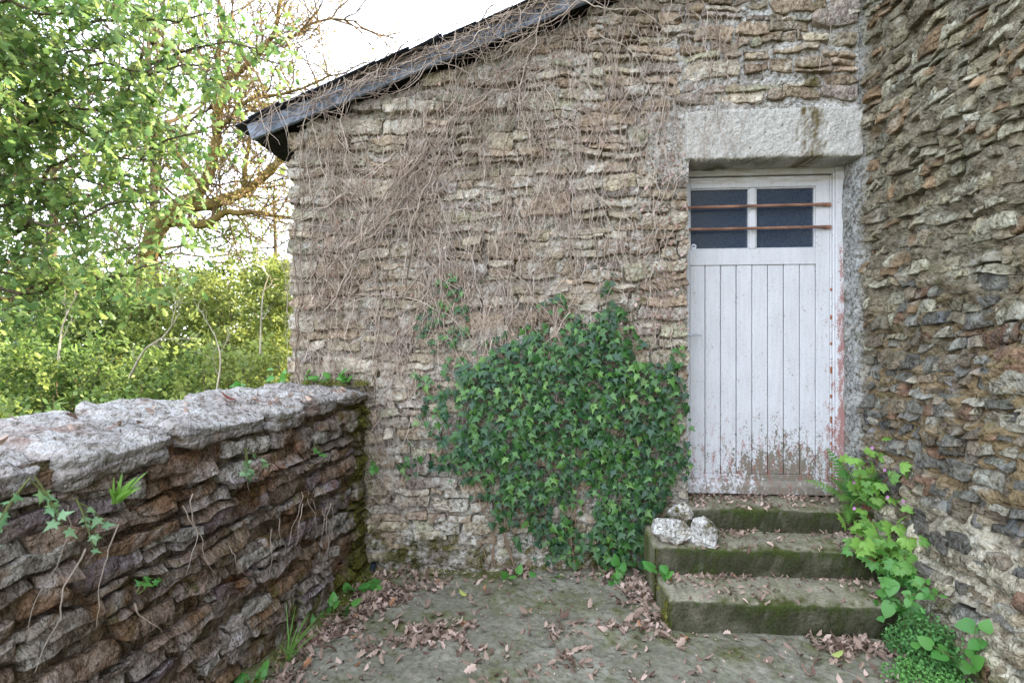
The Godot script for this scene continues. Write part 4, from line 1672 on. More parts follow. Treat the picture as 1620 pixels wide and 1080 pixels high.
func build_creeper() -> void:
	var root := thing("dry_creeper")
	tag(root, "leafless brown creeper stems covering the house wall below the roof verge", "creeper")
	# thick stems, one part each
	var mains := [
		[[Vector2(-1.52, 1.75), Vector2(-1.30, 2.12), Vector2(-1.13, 2.40), Vector2(-0.87, 2.78), Vector2(-0.62, 3.03), Vector2(-0.36, 3.31), Vector2(-0.07, 3.56)], 0.008],
		[[Vector2(-1.74, 1.30), Vector2(-1.70, 1.75), Vector2(-1.68, 2.2), Vector2(-1.66, 2.6), Vector2(-1.7, 2.95)], 0.007],
		[[Vector2(-1.77, 2.3), Vector2(-1.5, 2.42), Vector2(-1.2, 2.62), Vector2(-0.95, 2.75)], 0.006],
		[[Vector2(-0.95, 1.9), Vector2(-0.90, 2.3), Vector2(-0.72, 2.7), Vector2(-0.6, 3.1), Vector2(-0.5, 3.4)], 0.006],
		[[Vector2(-1.2, 1.4), Vector2(-1.15, 1.8), Vector2(-1.2, 2.3), Vector2(-1.3, 2.8), Vector2(-1.45, 3.05)], 0.006],
		[[Vector2(-0.3, 1.7), Vector2(-0.22, 2.2), Vector2(-0.28, 2.7), Vector2(-0.15, 3.2), Vector2(0.0, 3.6)], 0.005],
		[[Vector2(0.35, 2.0), Vector2(0.3, 2.5), Vector2(0.4, 3.0), Vector2(0.5, 3.6)], 0.005],
		[[Vector2(1.18, 2.70), Vector2(1.28, 2.95), Vector2(1.42, 3.12), Vector2(1.38, 3.25)], 0.004],
		[[Vector2(1.0, 3.05), Vector2(1.1, 3.4), Vector2(1.05, 3.8)], 0.004],
		[[Vector2(1.74, 3.25), Vector2(1.80, 3.5), Vector2(1.95, 3.8)], 0.003]]
	for m in mains:
		for rep in (2 if m[1] > 0.005 else 1):
			var pts := []
			for p in m[0]:
				pts.append(Vector3(p.x + rf(-0.05, 0.05) * (rep + 0.4), p.y + rf(-0.03, 0.03), 0.045 + 0.015 * rep))
			var c := curve(pts, 7)
			for k in c.size():
				c[k] += Vector3(n3(c[k], 6.0), n3(c[k] + Vector3(3, 3, 3), 6.0), n3(c[k], 9.0) * 0.6) * 0.022
			var g := Geo.new()
			tube(g, c, m[1] * rf(0.5, 0.85), m[1] * 0.35, 6, stem_col() * 0.75, 0.15)
			obj("main_stem", g.mesh(M.stem), root)
	var g1 := Geo.new()
	# bundle of fine stems along the diagonal
	for k in 130:
		var t := rng.randf()
		var c := Vector2(-1.55, 1.75).lerp(Vector2(-0.05, 3.55), t) + Vector2(rf(-0.16, 0.16), rf(-0.16, 0.16))
		strand(g1, c.x, c.y, 0.9, int(rf(8, 26)), rf(0.0016, 0.0036), rf(0.03, 0.075), 0.2, 0.88, stem_col())
	# the mat
	var made := 0
	while made < 2300:
		var x := rf(-1.8, 2.0)
		var y := rf(0.5, 4.1)
		if y > roof_line(x) - 0.02:
			continue
		var den := lerpf(1.0, 0.42, sst(-1.0, 0.7, x))
		den *= sst(0.75, 1.6, y + 0.25 * n3(Vector3(x, y, 0), 2.0) + (0.35 if x < -0.9 else 0.0))
		if x > 0.85:
			den *= 0.45 * sst(1.35, 0.9, x) * sst(2.6, 2.9, y)
		den *= 0.16 + 0.84 * sst(-0.08, 0.28, fb(Vector3(x * 1.5, y * 0.6, 11), 1.5) + 0.16 * sst(-0.6, -1.5, x))
		if rng.randf() > den:
			continue
		made += 1
		var tgt := -PI / 2 + 0.35 * n3(Vector3(x, y, 4), 1.2) + (rf(-1.2, 1.2) if rng.randf() < 0.25 else 0.0)
		strand(g1, x, y, tgt + rf(-0.6, 0.6), int(rf(5, 22)), rf(0.0011, 0.0024) * (1.0 if rng.randf() < 0.85 else 1.7), rf(0.02, 0.05), 0.16, tgt, stem_col())
	# pale runners that hang down from the verge over the upper wall
	for k in 620:
		var x := rf(-1.0, 1.25)
		var y := rf(1.7, 4.0)
		if y > roof_line(x) - 0.02 or rng.randf() > sst(1.6, 2.6, y) * sst(1.3, 0.5, x) + 0.1 or (x > 0.6 and y < 2.95 and rng.randf() < 0.6):
			continue
		strand(g1, x, y, -PI / 2 + rf(-0.4, 0.4), int(rf(7, 24)), rf(0.0012, 0.0023), rf(0.025, 0.05), 0.22, -PI / 2 + rf(-0.25, 0.25), Color(0.38, 0.29, 0.24).lerp(Color(0.60, 0.50, 0.43), rng.randf()))
	obj("fine_stems", g1.mesh(M.stem), root).set_meta("kind", "stuff")
	# the tangle that runs up the edge of the roof and hangs over the verge board
	var g2 := Geo.new()
	for k in 230:
		var t := pow(rng.randf(), 0.75)
		var x := lerpf(-1.9, 1.2, t)
		var q := Vector3(x, roof_line(x) + rf(0.02, 0.15), rf(0.03, 0.14))
		var pts := PackedVector3Array()
		var a := atan(0.366) + rf(-0.5, 0.5)
		if rng.randf() < 0.3:
			a += PI
		var zz := q.z
		for s in int(rf(8, 30)):
			pts.append(q)
			a += rng.randfn(0.0, 0.22)
			q += Vector3(cos(a), sin(a), 0) * 0.03
			zz += rf(-0.012, 0.012)
			var over := q.y - roof_line(q.x)
			if over > 0.17:
				a -= 0.25 * signf(cos(a))
			if over < 0.14:
				q.z = maxf(zz, 0.112)
			else:
				q.z = zz
		tube(g2, pts, rf(0.002, 0.0055), 0.0014, 4, stem_col() * rf(0.6, 1.0))
	for k in 90:
		var x := lerpf(-1.95, 0.4, rng.randf())
		var q := Vector3(x, roof_line(x) + rf(0.1, 0.17), rf(0.11, 0.15))
		var pts := PackedVector3Array()
		var a := -PI / 2 + rf(-0.6, 0.6)
		for s in int(rf(5, 14)):
			pts.append(q)
			a = lerpf(a + rng.randfn(0.0, 0.25), -PI / 2 - 0.25, 0.1)
			q += Vector3(cos(a), sin(a), -0.15 if q.y < roof_line(q.x) else 0.0) * 0.03
		tube(g2, pts, rf(0.0015, 0.003), 0.001, 3, stem_col())
	obj("roof_tangle", g2.mesh(M.stem), root).set_meta("kind", "stuff")
	# curled dead leaves still caught in the stems
	var dl := leaf_mesh([[0.0, 0.0], [0.25, 0.3], [0.3, 0.6], [0.0, 1.0]], 0.7, 0.6, null, 0.5)
	var dm := leaf_mat("withered leaf", 1, 1, 1, 0.3, 0.8, true)
	var xs := []
	var cs := []
	for k in 420:
		var x := rf(-1.7, 0.9)
		var y := rf(1.0, 3.6)
		if k < 230:
			x = clampf(rng.randfn(0.76, 0.10), 0.4, 0.9)
			y = rf(1.55, 2.75)
		elif k < 300:
			x = clampf(rng.randfn(-1.42, 0.08), -1.7, -1.0)
			y = rf(1.2, 2.4)
		if y > roof_line(x) - 0.05:
			continue
		xs.append(Transform3D(frame_of(rand_dir() + Vector3(0, -0.6, 0), rand_dir() + Vector3(0, 0, 0.8), rf(0.015, 0.034)), Vector3(x, y, rf(0.03, 0.06))))
		cs.append(Color(0.30, 0.17, 0.12).lerp(Color(0.48, 0.36, 0.32), rng.randf()))
	multi("withered_foliage", dl, dm, xs, cs, root)


# ---------------------------------------------------------------- rocks, plants, litter

func build_rocks() -> void:
	var data := [
		[Vector3(0.73, 0.366, 0.315), Vector3(0.104, 0.074, 0.078), Vector3(0.1, 0.35, -0.25), 3.0, "large white rock patched with moss at the left end of the middle step"],
		[Vector3(0.825, 0.455, 0.25), Vector3(0.058, 0.048, 0.052), Vector3(0.3, 0.6, -0.5), 9.0, "smallest white rock, leaning behind the other two against the top step"],
		[Vector3(0.93, 0.362, 0.335), Vector3(0.076, 0.09, 0.06), Vector3(-0.35, 0.2, 0.35), 15.0, "pointed white rock with an ochre face overhanging the middle step"]]
	for d in data:
		var sd: float = d[3]
		var paint := func(p: Vector3, n: Vector3) -> Color:
			var c := Color(0.62, 0.60, 0.56) * (1.0 + 0.12 * n3(p, 12.0) + 0.14 * n3(p, 40.0))
			c = mixc(c, Color(0.46, 0.36, 0.22), (fb(p, 5.0) + 0.3 * n3(p, 22.0) - 0.05) * 1.6)
			c = mixc(c, Color(0.13, 0.11, 0.04), (fb(p + Vector3(0, 6, 0), 6.0) + 0.35 * n3(p, 40.0) + 0.2 * n.y - 0.04) * 2.4)
			c.a = 1.0
			return c
		var planes := []
		for k in 15:
			planes.append([rand_dir(), rf(0.66, 0.95)])
		for k in 3:
			for sg in [-1.0, 1.0]:
				var ax := Vector3.ZERO
				ax[k] = sg
				planes.append([(ax + rand_dir() * 0.25).normalized(), rf(0.8, 0.95)])
		var g := rock(d[1] * 1.25, 2.0, 12, Vector3(sd, sd * 2.0, 1.0), [[9.0, 0.010], [22.0, 0.006], [50.0, 0.004]], paint, 0.0, planes)
		var o := obj("white_rock", g.mesh(M.old_stone, true), self)
		o.position = d[0]
		o.rotation = d[2]
		tag(o, d[4], "rock", "white rocks on the steps")


func heart_leaf() -> ArrayMesh:
	return fan_leaf([[0.0, 0.03], [0.14, -0.06], [0.33, 0.0], [0.43, 0.2], [0.40, 0.42], [0.26, 0.70], [0.0, 1.0]], Vector2(0, 0.35), 0.22, 0.2, null)


func palm_leaf() -> ArrayMesh:
	# a cut, three to five lobed leaf
	var g := Geo.new()
	for a in [-1.25, -0.62, 0.0, 0.62, 1.25]:
		var b := Basis(Vector3.BACK, a)
		var l := 1.0 - 0.22 * absf(a)
		var o := [Vector2(0.0, 0.02), Vector2(0.05, 0.22), Vector2(0.22, 0.42), Vector2(0.13, 0.52), Vector2(0.24, 0.70), Vector2(0.10, 0.76), Vector2(0.0, 1.0)]
		var mid := []
		var lef := []
		var rig := []
		for h in o:
			var z: float = -0.18 * h.y * h.y
			mid.append(g.p(b * Vector3(0, h.y * l, z + 0.02)))
			lef.append(g.p(b * Vector3(-h.x * l, h.y * l, z - 0.1 * h.x)))
			rig.append(g.p(b * Vector3(h.x * l, h.y * l, z - 0.1 * h.x)))
		for k in o.size() - 1:
			g.q(mid[k], rig[k], rig[k + 1], mid[k + 1])
			g.q(lef[k], mid[k], mid[k + 1], lef[k + 1])
	return g.mesh(null)


# a plant of several arching stems with leaves along them, each leaf a part
func plant(called: String, label: String, category: String, group: String, at: Vector3, heading: Vector3, stems: int, length: float, per: int, leaf: Mesh, size: Vector2, mats: Array, face: Vector3, spread := 0.7, droop := 0.25, stemc := Color(0.12, 0.13, 0.05)) -> Node3D:
	var root := thing(called, at)
	tag(root, label, category, group)
	var g := Geo.new()
	for s in stems:
		var d := (heading.normalized() + rand_dir() * spread).normalized()
		if d.dot(face) < -0.1:
			d -= face * d.dot(face)
		var pts := PackedVector3Array()
		var q := Vector3.ZERO + rand_dir() * 0.008
		var len_ := length * rf(0.6, 1.1)
		var n := 8
		for k in n + 1:
			pts.append(q)
			d = (d + Vector3.DOWN * droop * 0.25 + rand_dir() * 0.10).normalized()
			q += d * len_ / n
		tube(g, pts, 0.0028, 0.0012, 4, stemc)
		for k in per:
			var t := lerpf(0.3, 1.0, (k + 1) / float(per))
			var pos := pts[mini(n, int(t * n))]
			var dir := (d * 0.5 + rand_dir() * 0.8 + face * 0.25 + Vector3.DOWN * 0.15).normalized()
			var nr := (face * 0.8 + Vector3.UP * 0.7 + rand_dir() * 0.35).normalized()
			var l := obj("leaf", leaf, root, mats[rng.randi() % mats.size()])
			l.transform = Transform3D(frame_of(dir, nr, rf(size.x, size.y)), pos + rand_dir() * 0.006)
	obj("stem", g.mesh(M.stem), root)
	return root


func fern(label: String, at: Vector3, heading: Vector3, fronds: int, length: float, mat: Material) -> void:
	var root := thing("fern", at)
	tag(root, label, "fern", "ferns by the steps")
	for f in fronds:
		var g := Geo.new()
		var d := (heading + rand_dir() * 0.55).normalized()
		if d.x > 0.2:
			d.x = -d.x * 0.3
		var q := Vector3.ZERO
		var len_ := length * rf(0.65, 1.05)
		var n := 18
		var pts := PackedVector3Array()
		for k in n + 1:
			pts.append(q)
			d = (d + Vector3.DOWN * 0.055).normalized()
			q += d * len_ / n
		tube(g, pts, 0.0018, 0.0006, 3, Color.WHITE)
		for k in range(3, n):
			var t := k / float(n)
			var tang := (pts[k + 1] - pts[k]).normalized()
			var side := tang.cross(Vector3(0, 0.9, 0.4).normalized()).normalized()
			var up := side.cross(tang)
			var wl := len_ * 0.26 * sin(PI * pow(t, 0.75) * 0.96 + 0.1) * (1.0 - 0.2 * t)
			for s in [-1.0, 1.0]:
				# pinna: a toothed blade
				var ax: Vector3 = (side * s + tang * 0.35 - up * 0.12).normalized()
				var wid := tang * len_ / n * 0.48
				var prev := [g.p(pts[k] - wid * 0.5), g.p(pts[k] + wid * 0.5)]
				for m in range(1, 5):
					var u := m / 4.0
					var tooth := (1.0 - u) * (1.0 if m % 2 else 0.72)
					var c := pts[k] + ax * wl * u - up * wl * 0.12 * u * u
					var cur := [g.p(c - wid * tooth), g.p(c + wid * tooth)]
					if s > 0:
						g.q(prev[0], cur[0], cur[1], prev[1])
					else:
						g.q(prev[0], prev[1], cur[1], cur[0])
					prev = cur
		obj("frond", g.mesh(mat), root)


func strap_plant(called: String, label: String, category: String, at: Vector3, blades: int, length: float, wide: float, lean: Vector3, mat: Material) -> void:
	var root := thing(called, at)
	tag(root, label, category)
	for b in blades:
		var g := Geo.new()
		var d := (lean + rand_dir() * 0.45).normalized()
		if d.y < 0.2:
			d.y = 0.3
		var side := d.cross(Vector3(rf(-0.6, 0.6), 0.2, 1)).normalized()
		var q := rand_dir() * 0.012
		q.y = 0
		var len_ := length * rf(0.55, 1.1)
		var last := []
		for k in 8:
			var t := k / 7.0
			var w := wide * sin(PI * (0.12 + 0.88 * t)) * 0.5 + 0.0004
			var cur := [g.p(q - side * w), g.p(q + side * w)]
			if last.size():
				g.q(last[0], last[1], cur[1], cur[0])
			last = cur
			d = (d + Vector3.DOWN * 0.10).normalized()
			q += d * len_ / 7.0
		obj("blade", g.mesh(mat), root)


# mat of tiny leaves
func herb_mat(called: String, label: String, category: String, at: Vector3, rad: Vector3, count: int, size: Vector2, tint: Color) -> void:
	var root := thing(called, at)
	tag(root, label, category)
	var leaf := small_leaf(null)
	var xs := []
	var cs := []
	var g := Geo.new()
	for k in int(count / 14.0):
		var an := rf(0, TAU)
		var rr := sqrt(rng.randf())
		var c := Vector3(cos(an) * rr * rad.x, 0, sin(an) * rr * rad.z)
		var h := rad.y * (1.0 - 0.7 * rr * rr) * rf(0.6, 1.1)
		var top := c * 1.15 + Vector3(rf(-0.02, 0.02), h, rf(-0.02, 0.02))
		tube(g, PackedVector3Array([c * 0.9, (c + top) * 0.5 + rand_dir() * 0.008, top]), 0.0014, 0.0008, 3, Color(0.10, 0.13, 0.04))
		var ct := tint * rf(0.7, 1.25)
		for q in 14:
			var p := c.lerp(top, rf(0.3, 1.0)) + rand_dir() * 0.018
			xs.append(Transform3D(frame_of(rand_dir() + Vector3(0, 0.2, 0.2), (Vector3.UP + rand_dir() * 0.7 + Vector3(-0.2, 0, 0.4)).normalized(), rf(size.x, size.y)), p))
			cs.append(ct * rf(0.85, 1.15))
	obj("stem", g.mesh(M.stem), root)
	multi("foliage", leaf, M.herb, xs, cs, root)


func par(x: float, y: float, out := 0.03) -> Vector3:
	# a point on the inner face of the parapet; x = metres towards the house (0 at the house)
	return Vector3(-1.23, 0, 0) + Vector3(0.106, 0, -1).normalized() * x + Vector3(1, 0, 0.106).normalized() * out + Vector3(0, y, 0)


func build_plants() -> void:
	M.herb = leaf_mat("herb", 1, 1, 1, 0.45, 0.5, true)
	var bright := [leaf_mat("bright leaf", 0.14, 0.27, 0.05, 0.4), leaf_mat("bright leaf", 0.17, 0.31, 0.06, 0.4), leaf_mat("bright leaf", 0.11, 0.23, 0.05, 0.4)]
	var fresh := [leaf_mat("fresh leaf", 0.05, 0.16, 0.03, 0.3, 0.45), leaf_mat("fresh leaf", 0.075, 0.20, 0.04, 0.3, 0.45)]
	var pale := [leaf_mat("pale ivy leaf", 0.16, 0.27, 0.13, 0.3, 0.45), leaf_mat("pale ivy leaf", 0.11, 0.22, 0.10, 0.3, 0.45)]
	var ivyl := ivy_leaf()
	var heart := heart_leaf()
	var palm := palm_leaf()
	var face := Vector3(-0.5, 0.15, 0.85).normalized()
	# herb robert against the tall wall
	var red := Color(0.22, 0.07, 0.05)
	var hr := plant("herb_robert", "bright green cut leaved herb with pink flowers climbing the corner beside the door frame", "herb", "herbs beside the steps", Vector3(1.96, 0.44, 0.13), Vector3(-0.1, 1, 0.3), 11, 0.46, 5, palm, Vector2(0.045, 0.075), bright, face, 0.38, 0.15, red)
	flowers(hr, [Vector3(-0.02, 0.42, 0.10), Vector3(-0.10, 0.20, 0.06), Vector3(0.02, 0.30, 0.15)])
	var h2 := plant("herb_robert", "bright cut leaved herb on reddish stems spreading over the end of the middle step", "herb", "herbs beside the steps", Vector3(1.93, 0.30, 0.36), Vector3(-0.35, 0.75, 0.35), 12, 0.34, 5, palm, Vector2(0.05, 0.085), bright, face, 0.5, 0.3, red)
	plant("herb_robert", "lower bright herb hanging between the middle and bottom steps at the wall", "herb", "herbs beside the steps", Vector3(1.88, 0.18, 0.56), Vector3(-0.3, 0.8, 0.3), 10, 0.26, 5, palm, Vector2(0.045, 0.07), [bright[2], fresh[1]], face, 0.55, 0.35, red)
	plant("leafy_seedling", "dark leaved plant growing from the wall above the fine herb clump", "plant", "broad leaved seedlings", Vector3(1.82, 0.24, 0.80), Vector3(-0.4, 0.5, 0.4), 5, 0.12, 3, heart, Vector2(0.03, 0.05), fresh, face, 0.6, 0.4)
	flowers(h2, [Vector3(0.06, 0.30, 0.06), Vector3(-0.18, 0.24, 0.02), Vector3(-0.05, 0.33, 0.1)])
	fern("fern arching over the door sill from the right jamb", Vector3(1.94, 0.46, 0.02), Vector3(-0.75, 0.55, 0.45), 6, 0.36, leaf_mat("fern frond", 0.11, 0.24, 0.045, 0.4))
	fern("upright dark fern in the corner between door frame and tall wall", Vector3(1.97, 0.44, 0.05), Vector3(-0.25, 1.0, 0.25), 6, 0.42, leaf_mat("dark frond", 0.06, 0.17, 0.035, 0.35))
	fern("narrow leafy fern hanging below the herb at the end of the bottom riser", Vector3(1.93, 0.30, 0.52), Vector3(-0.25, 0.1, 0.8), 5, 0.24, leaf_mat("hanging frond", 0.06, 0.19, 0.05, 0.35))
	plant("leafy_seedling", "broad round leaved plant beside the end of the bottom step", "plant", "broad leaved seedlings", Vector3(1.80, 0.14, 0.68), Vector3(-0.3, 0.6, 0.3), 7, 0.15, 3, heart, Vector2(0.06, 0.085), fresh, face, 0.6, 0.4)
	plant("leafy_seedling", "large leaved seedling at the foot of the tall wall, bottom right corner", "plant", "broad leaved seedlings", Vector3(1.83, 0.03, 1.10), Vector3(-0.05, 0.9, 0.1), 8, 0.22, 3, heart, Vector2(0.05, 0.078), fresh, face, 0.6, 0.4)
	herb_mat("fine_herb", "fine leaved green herb clump beside the bottom step", "herb", Vector3(1.76, 0.0, 0.93), Vector3(0.13, 0.22, 0.15), 3400, Vector2(0.013, 0.023), Color(0.075, 0.20, 0.05))
	herb_mat("fine_herb", "low feathery green herb at the bottom edge below the tall wall", "herb", Vector3(1.66, -0.02, 1.12), Vector3(0.17, 0.10, 0.16), 3200, Vector2(0.010, 0.018), Color(0.11, 0.27, 0.06))
	# parapet
	plant("ivy_sprig", "pale ivy sprig hanging over the near coping slab of the parapet", "ivy", "ivy sprigs on the parapet", par(-2.14, 1.10, 0.07), Vector3(0.3, -0.8, 0.2), 4, 0.18, 4, ivyl, Vector2(0.022, 0.038), pale, Vector3(0.9, 0.2, 0.3), 0.7, 0.3)
	plant("ivy_sprig", "pale ivy sprig below the grass tuft near the left edge of the parapet", "ivy", "ivy sprigs on the parapet", par(-2.0, 1.0, 0.05), Vector3(0.1, -0.8, -0.3), 3, 0.15, 3, ivyl, Vector2(0.020, 0.036), pale, Vector3(0.9, 0.2, 0.3), 0.6, 0.3)
	plant("ivy_sprig", "ivy sprig of bright leaves in the middle of the parapet face", "ivy", "ivy sprigs on the parapet", par(-1.28, 1.02, 0.05), Vector3(0.2, -0.7, -0.2), 4, 0.16, 3, ivyl, Vector2(0.020, 0.036), pale, Vector3(0.9, 0.2, 0.3), 0.7, 0.3)
	plant("ivy_sprig", "small ivy sprig on the parapet nearest to the house", "ivy", "ivy sprigs on the parapet", par(-0.72, 0.93, 0.04), Vector3(0.2, -0.7, -0.2), 2, 0.10, 3, ivyl, Vector2(0.02, 0.034), fresh, Vector3(0.9, 0.2, 0.3), 0.7, 0.3)
	plant("ivy_sprig", "ivy sprig low on the parapet beside a dead leaf", "ivy", "ivy sprigs on the parapet", par(-1.80, 0.62, 0.04), Vector3(0.2, 0.2, -0.4), 3, 0.09, 2, ivyl, Vector2(0.02, 0.034), fresh, Vector3(0.9, 0.2, 0.3), 0.7, 0.3)
	plant("ivy_sprig", "ivy sprig in the inner corner where the parapet meets the house", "ivy", "ivy sprigs on the parapet", Vector3(-1.20, 0.74, 0.04), Vector3(0.2, -0.6, 0.2), 2, 0.1, 3, ivyl, Vector2(0.04, 0.055), fresh, Vector3(0.3, 0.2, 0.9), 0.5, 0.3)
	strap_plant("grass_tuft", "bright green tuft of blades growing from the parapet face", "grass tuft", par(-1.87, 0.95, 0.04), 14, 0.11, 0.011, Vector3(0.25, 1.0, 0.0), bright[0])
	strap_plant("grass_tuft", "thin grass blades at the foot of the parapet", "grass tuft", Vector3(-1.24, -0.04, 1.06), 12, 0.26, 0.005, Vector3(0.15, 1.0, 0.0), bright[2])
	strap_plant("grass_tuft", "short dark grass tuft in the foot of the ivy", "grass tuft", Vector3(0.36, -0.05, 0.10), 16, 0.13, 0.010, Vector3(0.0, 0.8, 0.4), fresh[1])
	# seedlings on the parapet's far top and along its foot
	for s in [[Vector3(-1.98, 1.16, 0.28), 0.10, "round leaved seedling behind the middle of the parapet top"], [Vector3(-1.80, 1.19, 0.12), 0.14, "tall seedling with one raised leaf at the back of the parapet top"], [Vector3(-1.68, 1.20, 0.03), 0.10, "seedling on the parapet top just left of the house corner"], [Vector3(-1.52, 1.21, 0.06), 0.12, "leafy seedling where the parapet top meets the house wall"], [Vector3(-1.36, 1.21, 0.06), 0.09, "small seedling at the mossy end of the parapet top"]]:
		plant("leafy_seedling", s[2], "plant", "broad leaved seedlings", s[0], Vector3(0, 1, 0.2), 3, s[1], 2, heart, Vector2(0.045, 0.065), fresh, Vector3(0.1, 0.5, 0.85), 0.6, 0.2)
	for s in [[Vector3(-1.20, -0.06, 0.62), 0.12, "broad leaved seedling at the foot of the parapet"], [Vector3(-1.17, -0.06, 0.30), 0.10, "seedling at the foot of the parapet nearest the house"], [Vector3(-1.30, -0.02, 1.22), 0.07, "tiny seedling at the foot of the parapet nearest the viewer"], [Vector3(-0.28, -0.07, 0.16), 0.15, "dark leaved seedling in front of the left foot of the ivy"], [Vector3(0.02, -0.07, 0.14), 0.10, "single stemmed seedling on the paving below the ivy"], [Vector3(0.48, -0.03, 0.20), 0.14, "seedling on the paving left of the bottom step"], [Vector3(0.64, 0.16, 0.47), 0.10, "seedling creeping over the left end of the bottom step"]]:
		plant("leafy_seedling", s[2], "plant", "broad leaved seedlings", s[0], Vector3(0, 0.9, 0.35), 4, s[1], 2, heart, Vector2(0.05, 0.075), fresh, Vector3(0.1, 0.6, 0.8), 0.8, 0.3)
	# roots that hang on the parapet
	var roots := [
		[-2.02, 1.0, 0.34, 1, "long pale root below the ivy sprig on the near coping slab"], [-1.97, 0.82, 0.45, 1, "longest pale root, dangling near the left end of the parapet"],
		[-1.86, 0.86, 0.30, 1, "pale root hanging straight below the bright grass tuft"], [-1.80, 0.60, 0.26, 1, "short root beside the low ivy sprig and the dead leaf"],
		[-1.55, 0.86, 0.40, 2, "twisted double root in the middle of the parapet face"], [-1.36, 0.62, 0.26, 1, "crooked root low in the middle of the parapet"],
		[-1.28, 0.95, 0.18, 1, "short root just below the middle ivy sprig of the parapet"], [-1.08, 0.60, 0.26, 2, "pair of thin roots right of the middle of the parapet"],
		[-0.82, 0.66, 0.30, 4, "tuft of many thin roots on the parapet towards the house"], [-0.60, 0.56, 0.32, 5, "bushiest tuft of pale roots low on the parapet near the house corner"]]
	for r in roots:
		var base := par(r[0], r[1], 0.035)
		var t := thing("hanging_root", base)
		tag(t, r[4], "root", "dead roots hanging on the parapet")
		for rep in int(r[3]):
			var g := Geo.new()
			var q := Vector3(0.0, rf(-0.05, 0.05), rf(-0.09, 0.09) if rep else 0.0)
			var pts := PackedVector3Array()
			var n := 12
			var dz := rf(-0.3, 0.3)
			var len_: float = r[2] * rf(0.7, 1.1)
			for k in n + 1:
				pts.append(q + Vector3(0.012 * n3(q + base, 9.0), 0, 0))
				dz = clampf(dz + rf(-0.6, 0.6), -1.0, 1.0)
				q += Vector3(0, -1, dz).normalized() * len_ / n
			tube(g, pts, rf(0.0016, 0.0032), 0.0008, 4, Color(0.46, 0.38, 0.31) * rf(0.7, 1.0))
			obj("root_strand", g.mesh(M.stem), t)
	# moss cushions: short blades
	var mx := []
	var mc := []
	for k in 8000:
		var p := Vector3.ZERO
		var up := Vector3.UP
		var w := rng.randf()
		if w < 0.32:
			p = par(rf(-1.7, -0.02), 0, rf(-0.01, 0.12))
			p.y = ground_y(p.x, p.z) + rf(0.0, 0.05)
		elif w < 0.5:
			p = Vector3(rf(-1.15, 0.6), 0, rf(0.0, 0.05))
			p.y = ground_y(p.x, p.z) + rf(0.0, 0.03)
		elif w < 0.72:
			p = Vector3(rf(-1.66, -1.16), rf(1.20, 1.235), rf(0.0, 0.13))
		elif w < 0.86:
			p = par(-0.32 * pow(rng.randf(), 1.6), rf(0.1, 1.18), 0.024)
			if fb(p * Vector3(1, 1, 1), 4.5) + 0.4 * n3(p, 22.0) < 0.12:
				continue
			up = Vector3(1, 0.4, 0.2)
		else:
			p = Vector3(rf(0.612, 0.632), rf(-0.04, 0.14), rf(0.36, 0.75))
			up = Vector3(-1, 0.4, 0.3)
		if fb(p + Vector3(4, 4, 1), 3.0) + 0.5 * n3(p, 14.0) < -0.02:
			continue
		mx.append(Transform3D(frame_of((up.normalized() + rand_dir() * 0.7).normalized(), rand_dir(), rf(0.007, 0.016)), p))
		mc.append(Color(0.13, 0.145, 0.022).lerp(Color(0.23, 0.21, 0.04), rng.randf()) * rf(0.6, 1.1))
	var ms := thing("moss")
	tag(ms, "short yellow green moss along the parapet foot and on its end by the house", "moss", "", "stuff")
	multi("moss_blades", small_leaf(null), M.herb, mx, mc, ms)
	# cut plastic pipe in the inner corner
	var pg := Geo.new()
	tube(pg, PackedVector3Array([Vector3(0, -0.03, 0), Vector3(0.012, 0.05, -0.004), Vector3(0.018, 0.078, -0.006), Vector3(0.019, 0.084, -0.006)]), 0.018, 0.0165, 14, Color(0.025, 0.03, 0.04))
	tube(pg, PackedVector3Array([Vector3(0.019, 0.084, -0.006), Vector3(0.013, 0.05, -0.004)]), 0.0135, 0.0135, 14, Color(0.01, 0.01, 0.012))
	var pipe := obj("plastic_pipe", pg.mesh(M.stem), self)
	pipe.position = Vector3(-1.185, -0.07, 0.075)
	tag(pipe, "short black plastic pipe end sticking up in the inner corner", "pipe")


func flowers(root: Node3D, spots: Array) -> void:
	var m := leaf_mat("pink petal", 0.6, 0.28, 0.55, 0.4, 0.6)
	for s in spots:
		var g := Geo.new()
		for k in 5:
			var b := Basis(Vector3.BACK, TAU * k / 5.0)
			var a := g.p(s)
			var p1 := g.p(s + b * Vector3(0.005, 0.007, 0.001))
			var p2 := g.p(s + b * Vector3(0.0, 0.012, 0.002))
			var p3 := g.p(s + b * Vector3(-0.005, 0.007, 0.001))
			g.q(a, p1, p2, p3)
		obj("flower", g.mesh(m), root)


func litter_density(x: float, z: float) -> float:
	var p := Vector3(x, 0, z)
	var px := x + 0.106 * z
	var d := 0.10
	d += 1.0 * sst(-0.55, -0.95, px) * sst(0.7, 0.2, z) + 0.75 * sst(-0.80, -1.05, px)
	d += 0.55 * sst(0.22, 0.05, z)
	d += 1.0 * sst(0.28, 0.62, x) * sst(0.60, 0.38, z) * sst(0.68, 0.62, x)
	d += 0.9 * sst(0.90, 0.78, z) * sst(0.72, 0.76, z) * sst(0.6, 0.7, x)
	d += 0.7 * sst(0.06, 0.3, fb(p + Vector3(2, 0, 5), 1.5) + 0.1 * n3(p, 9.0))
	d += 0.6 * sst(1.35, 1.7, x) * sst(0.75, 0.85, z)
	return d * (0.12 + 1.25 * sst(-0.12, 0.22, fb(p + Vector3(7, 0, 1), 2.6) + 0.25 * n3(p, 8.0) + 0.12 * sst(-0.8, -1.1, px)))


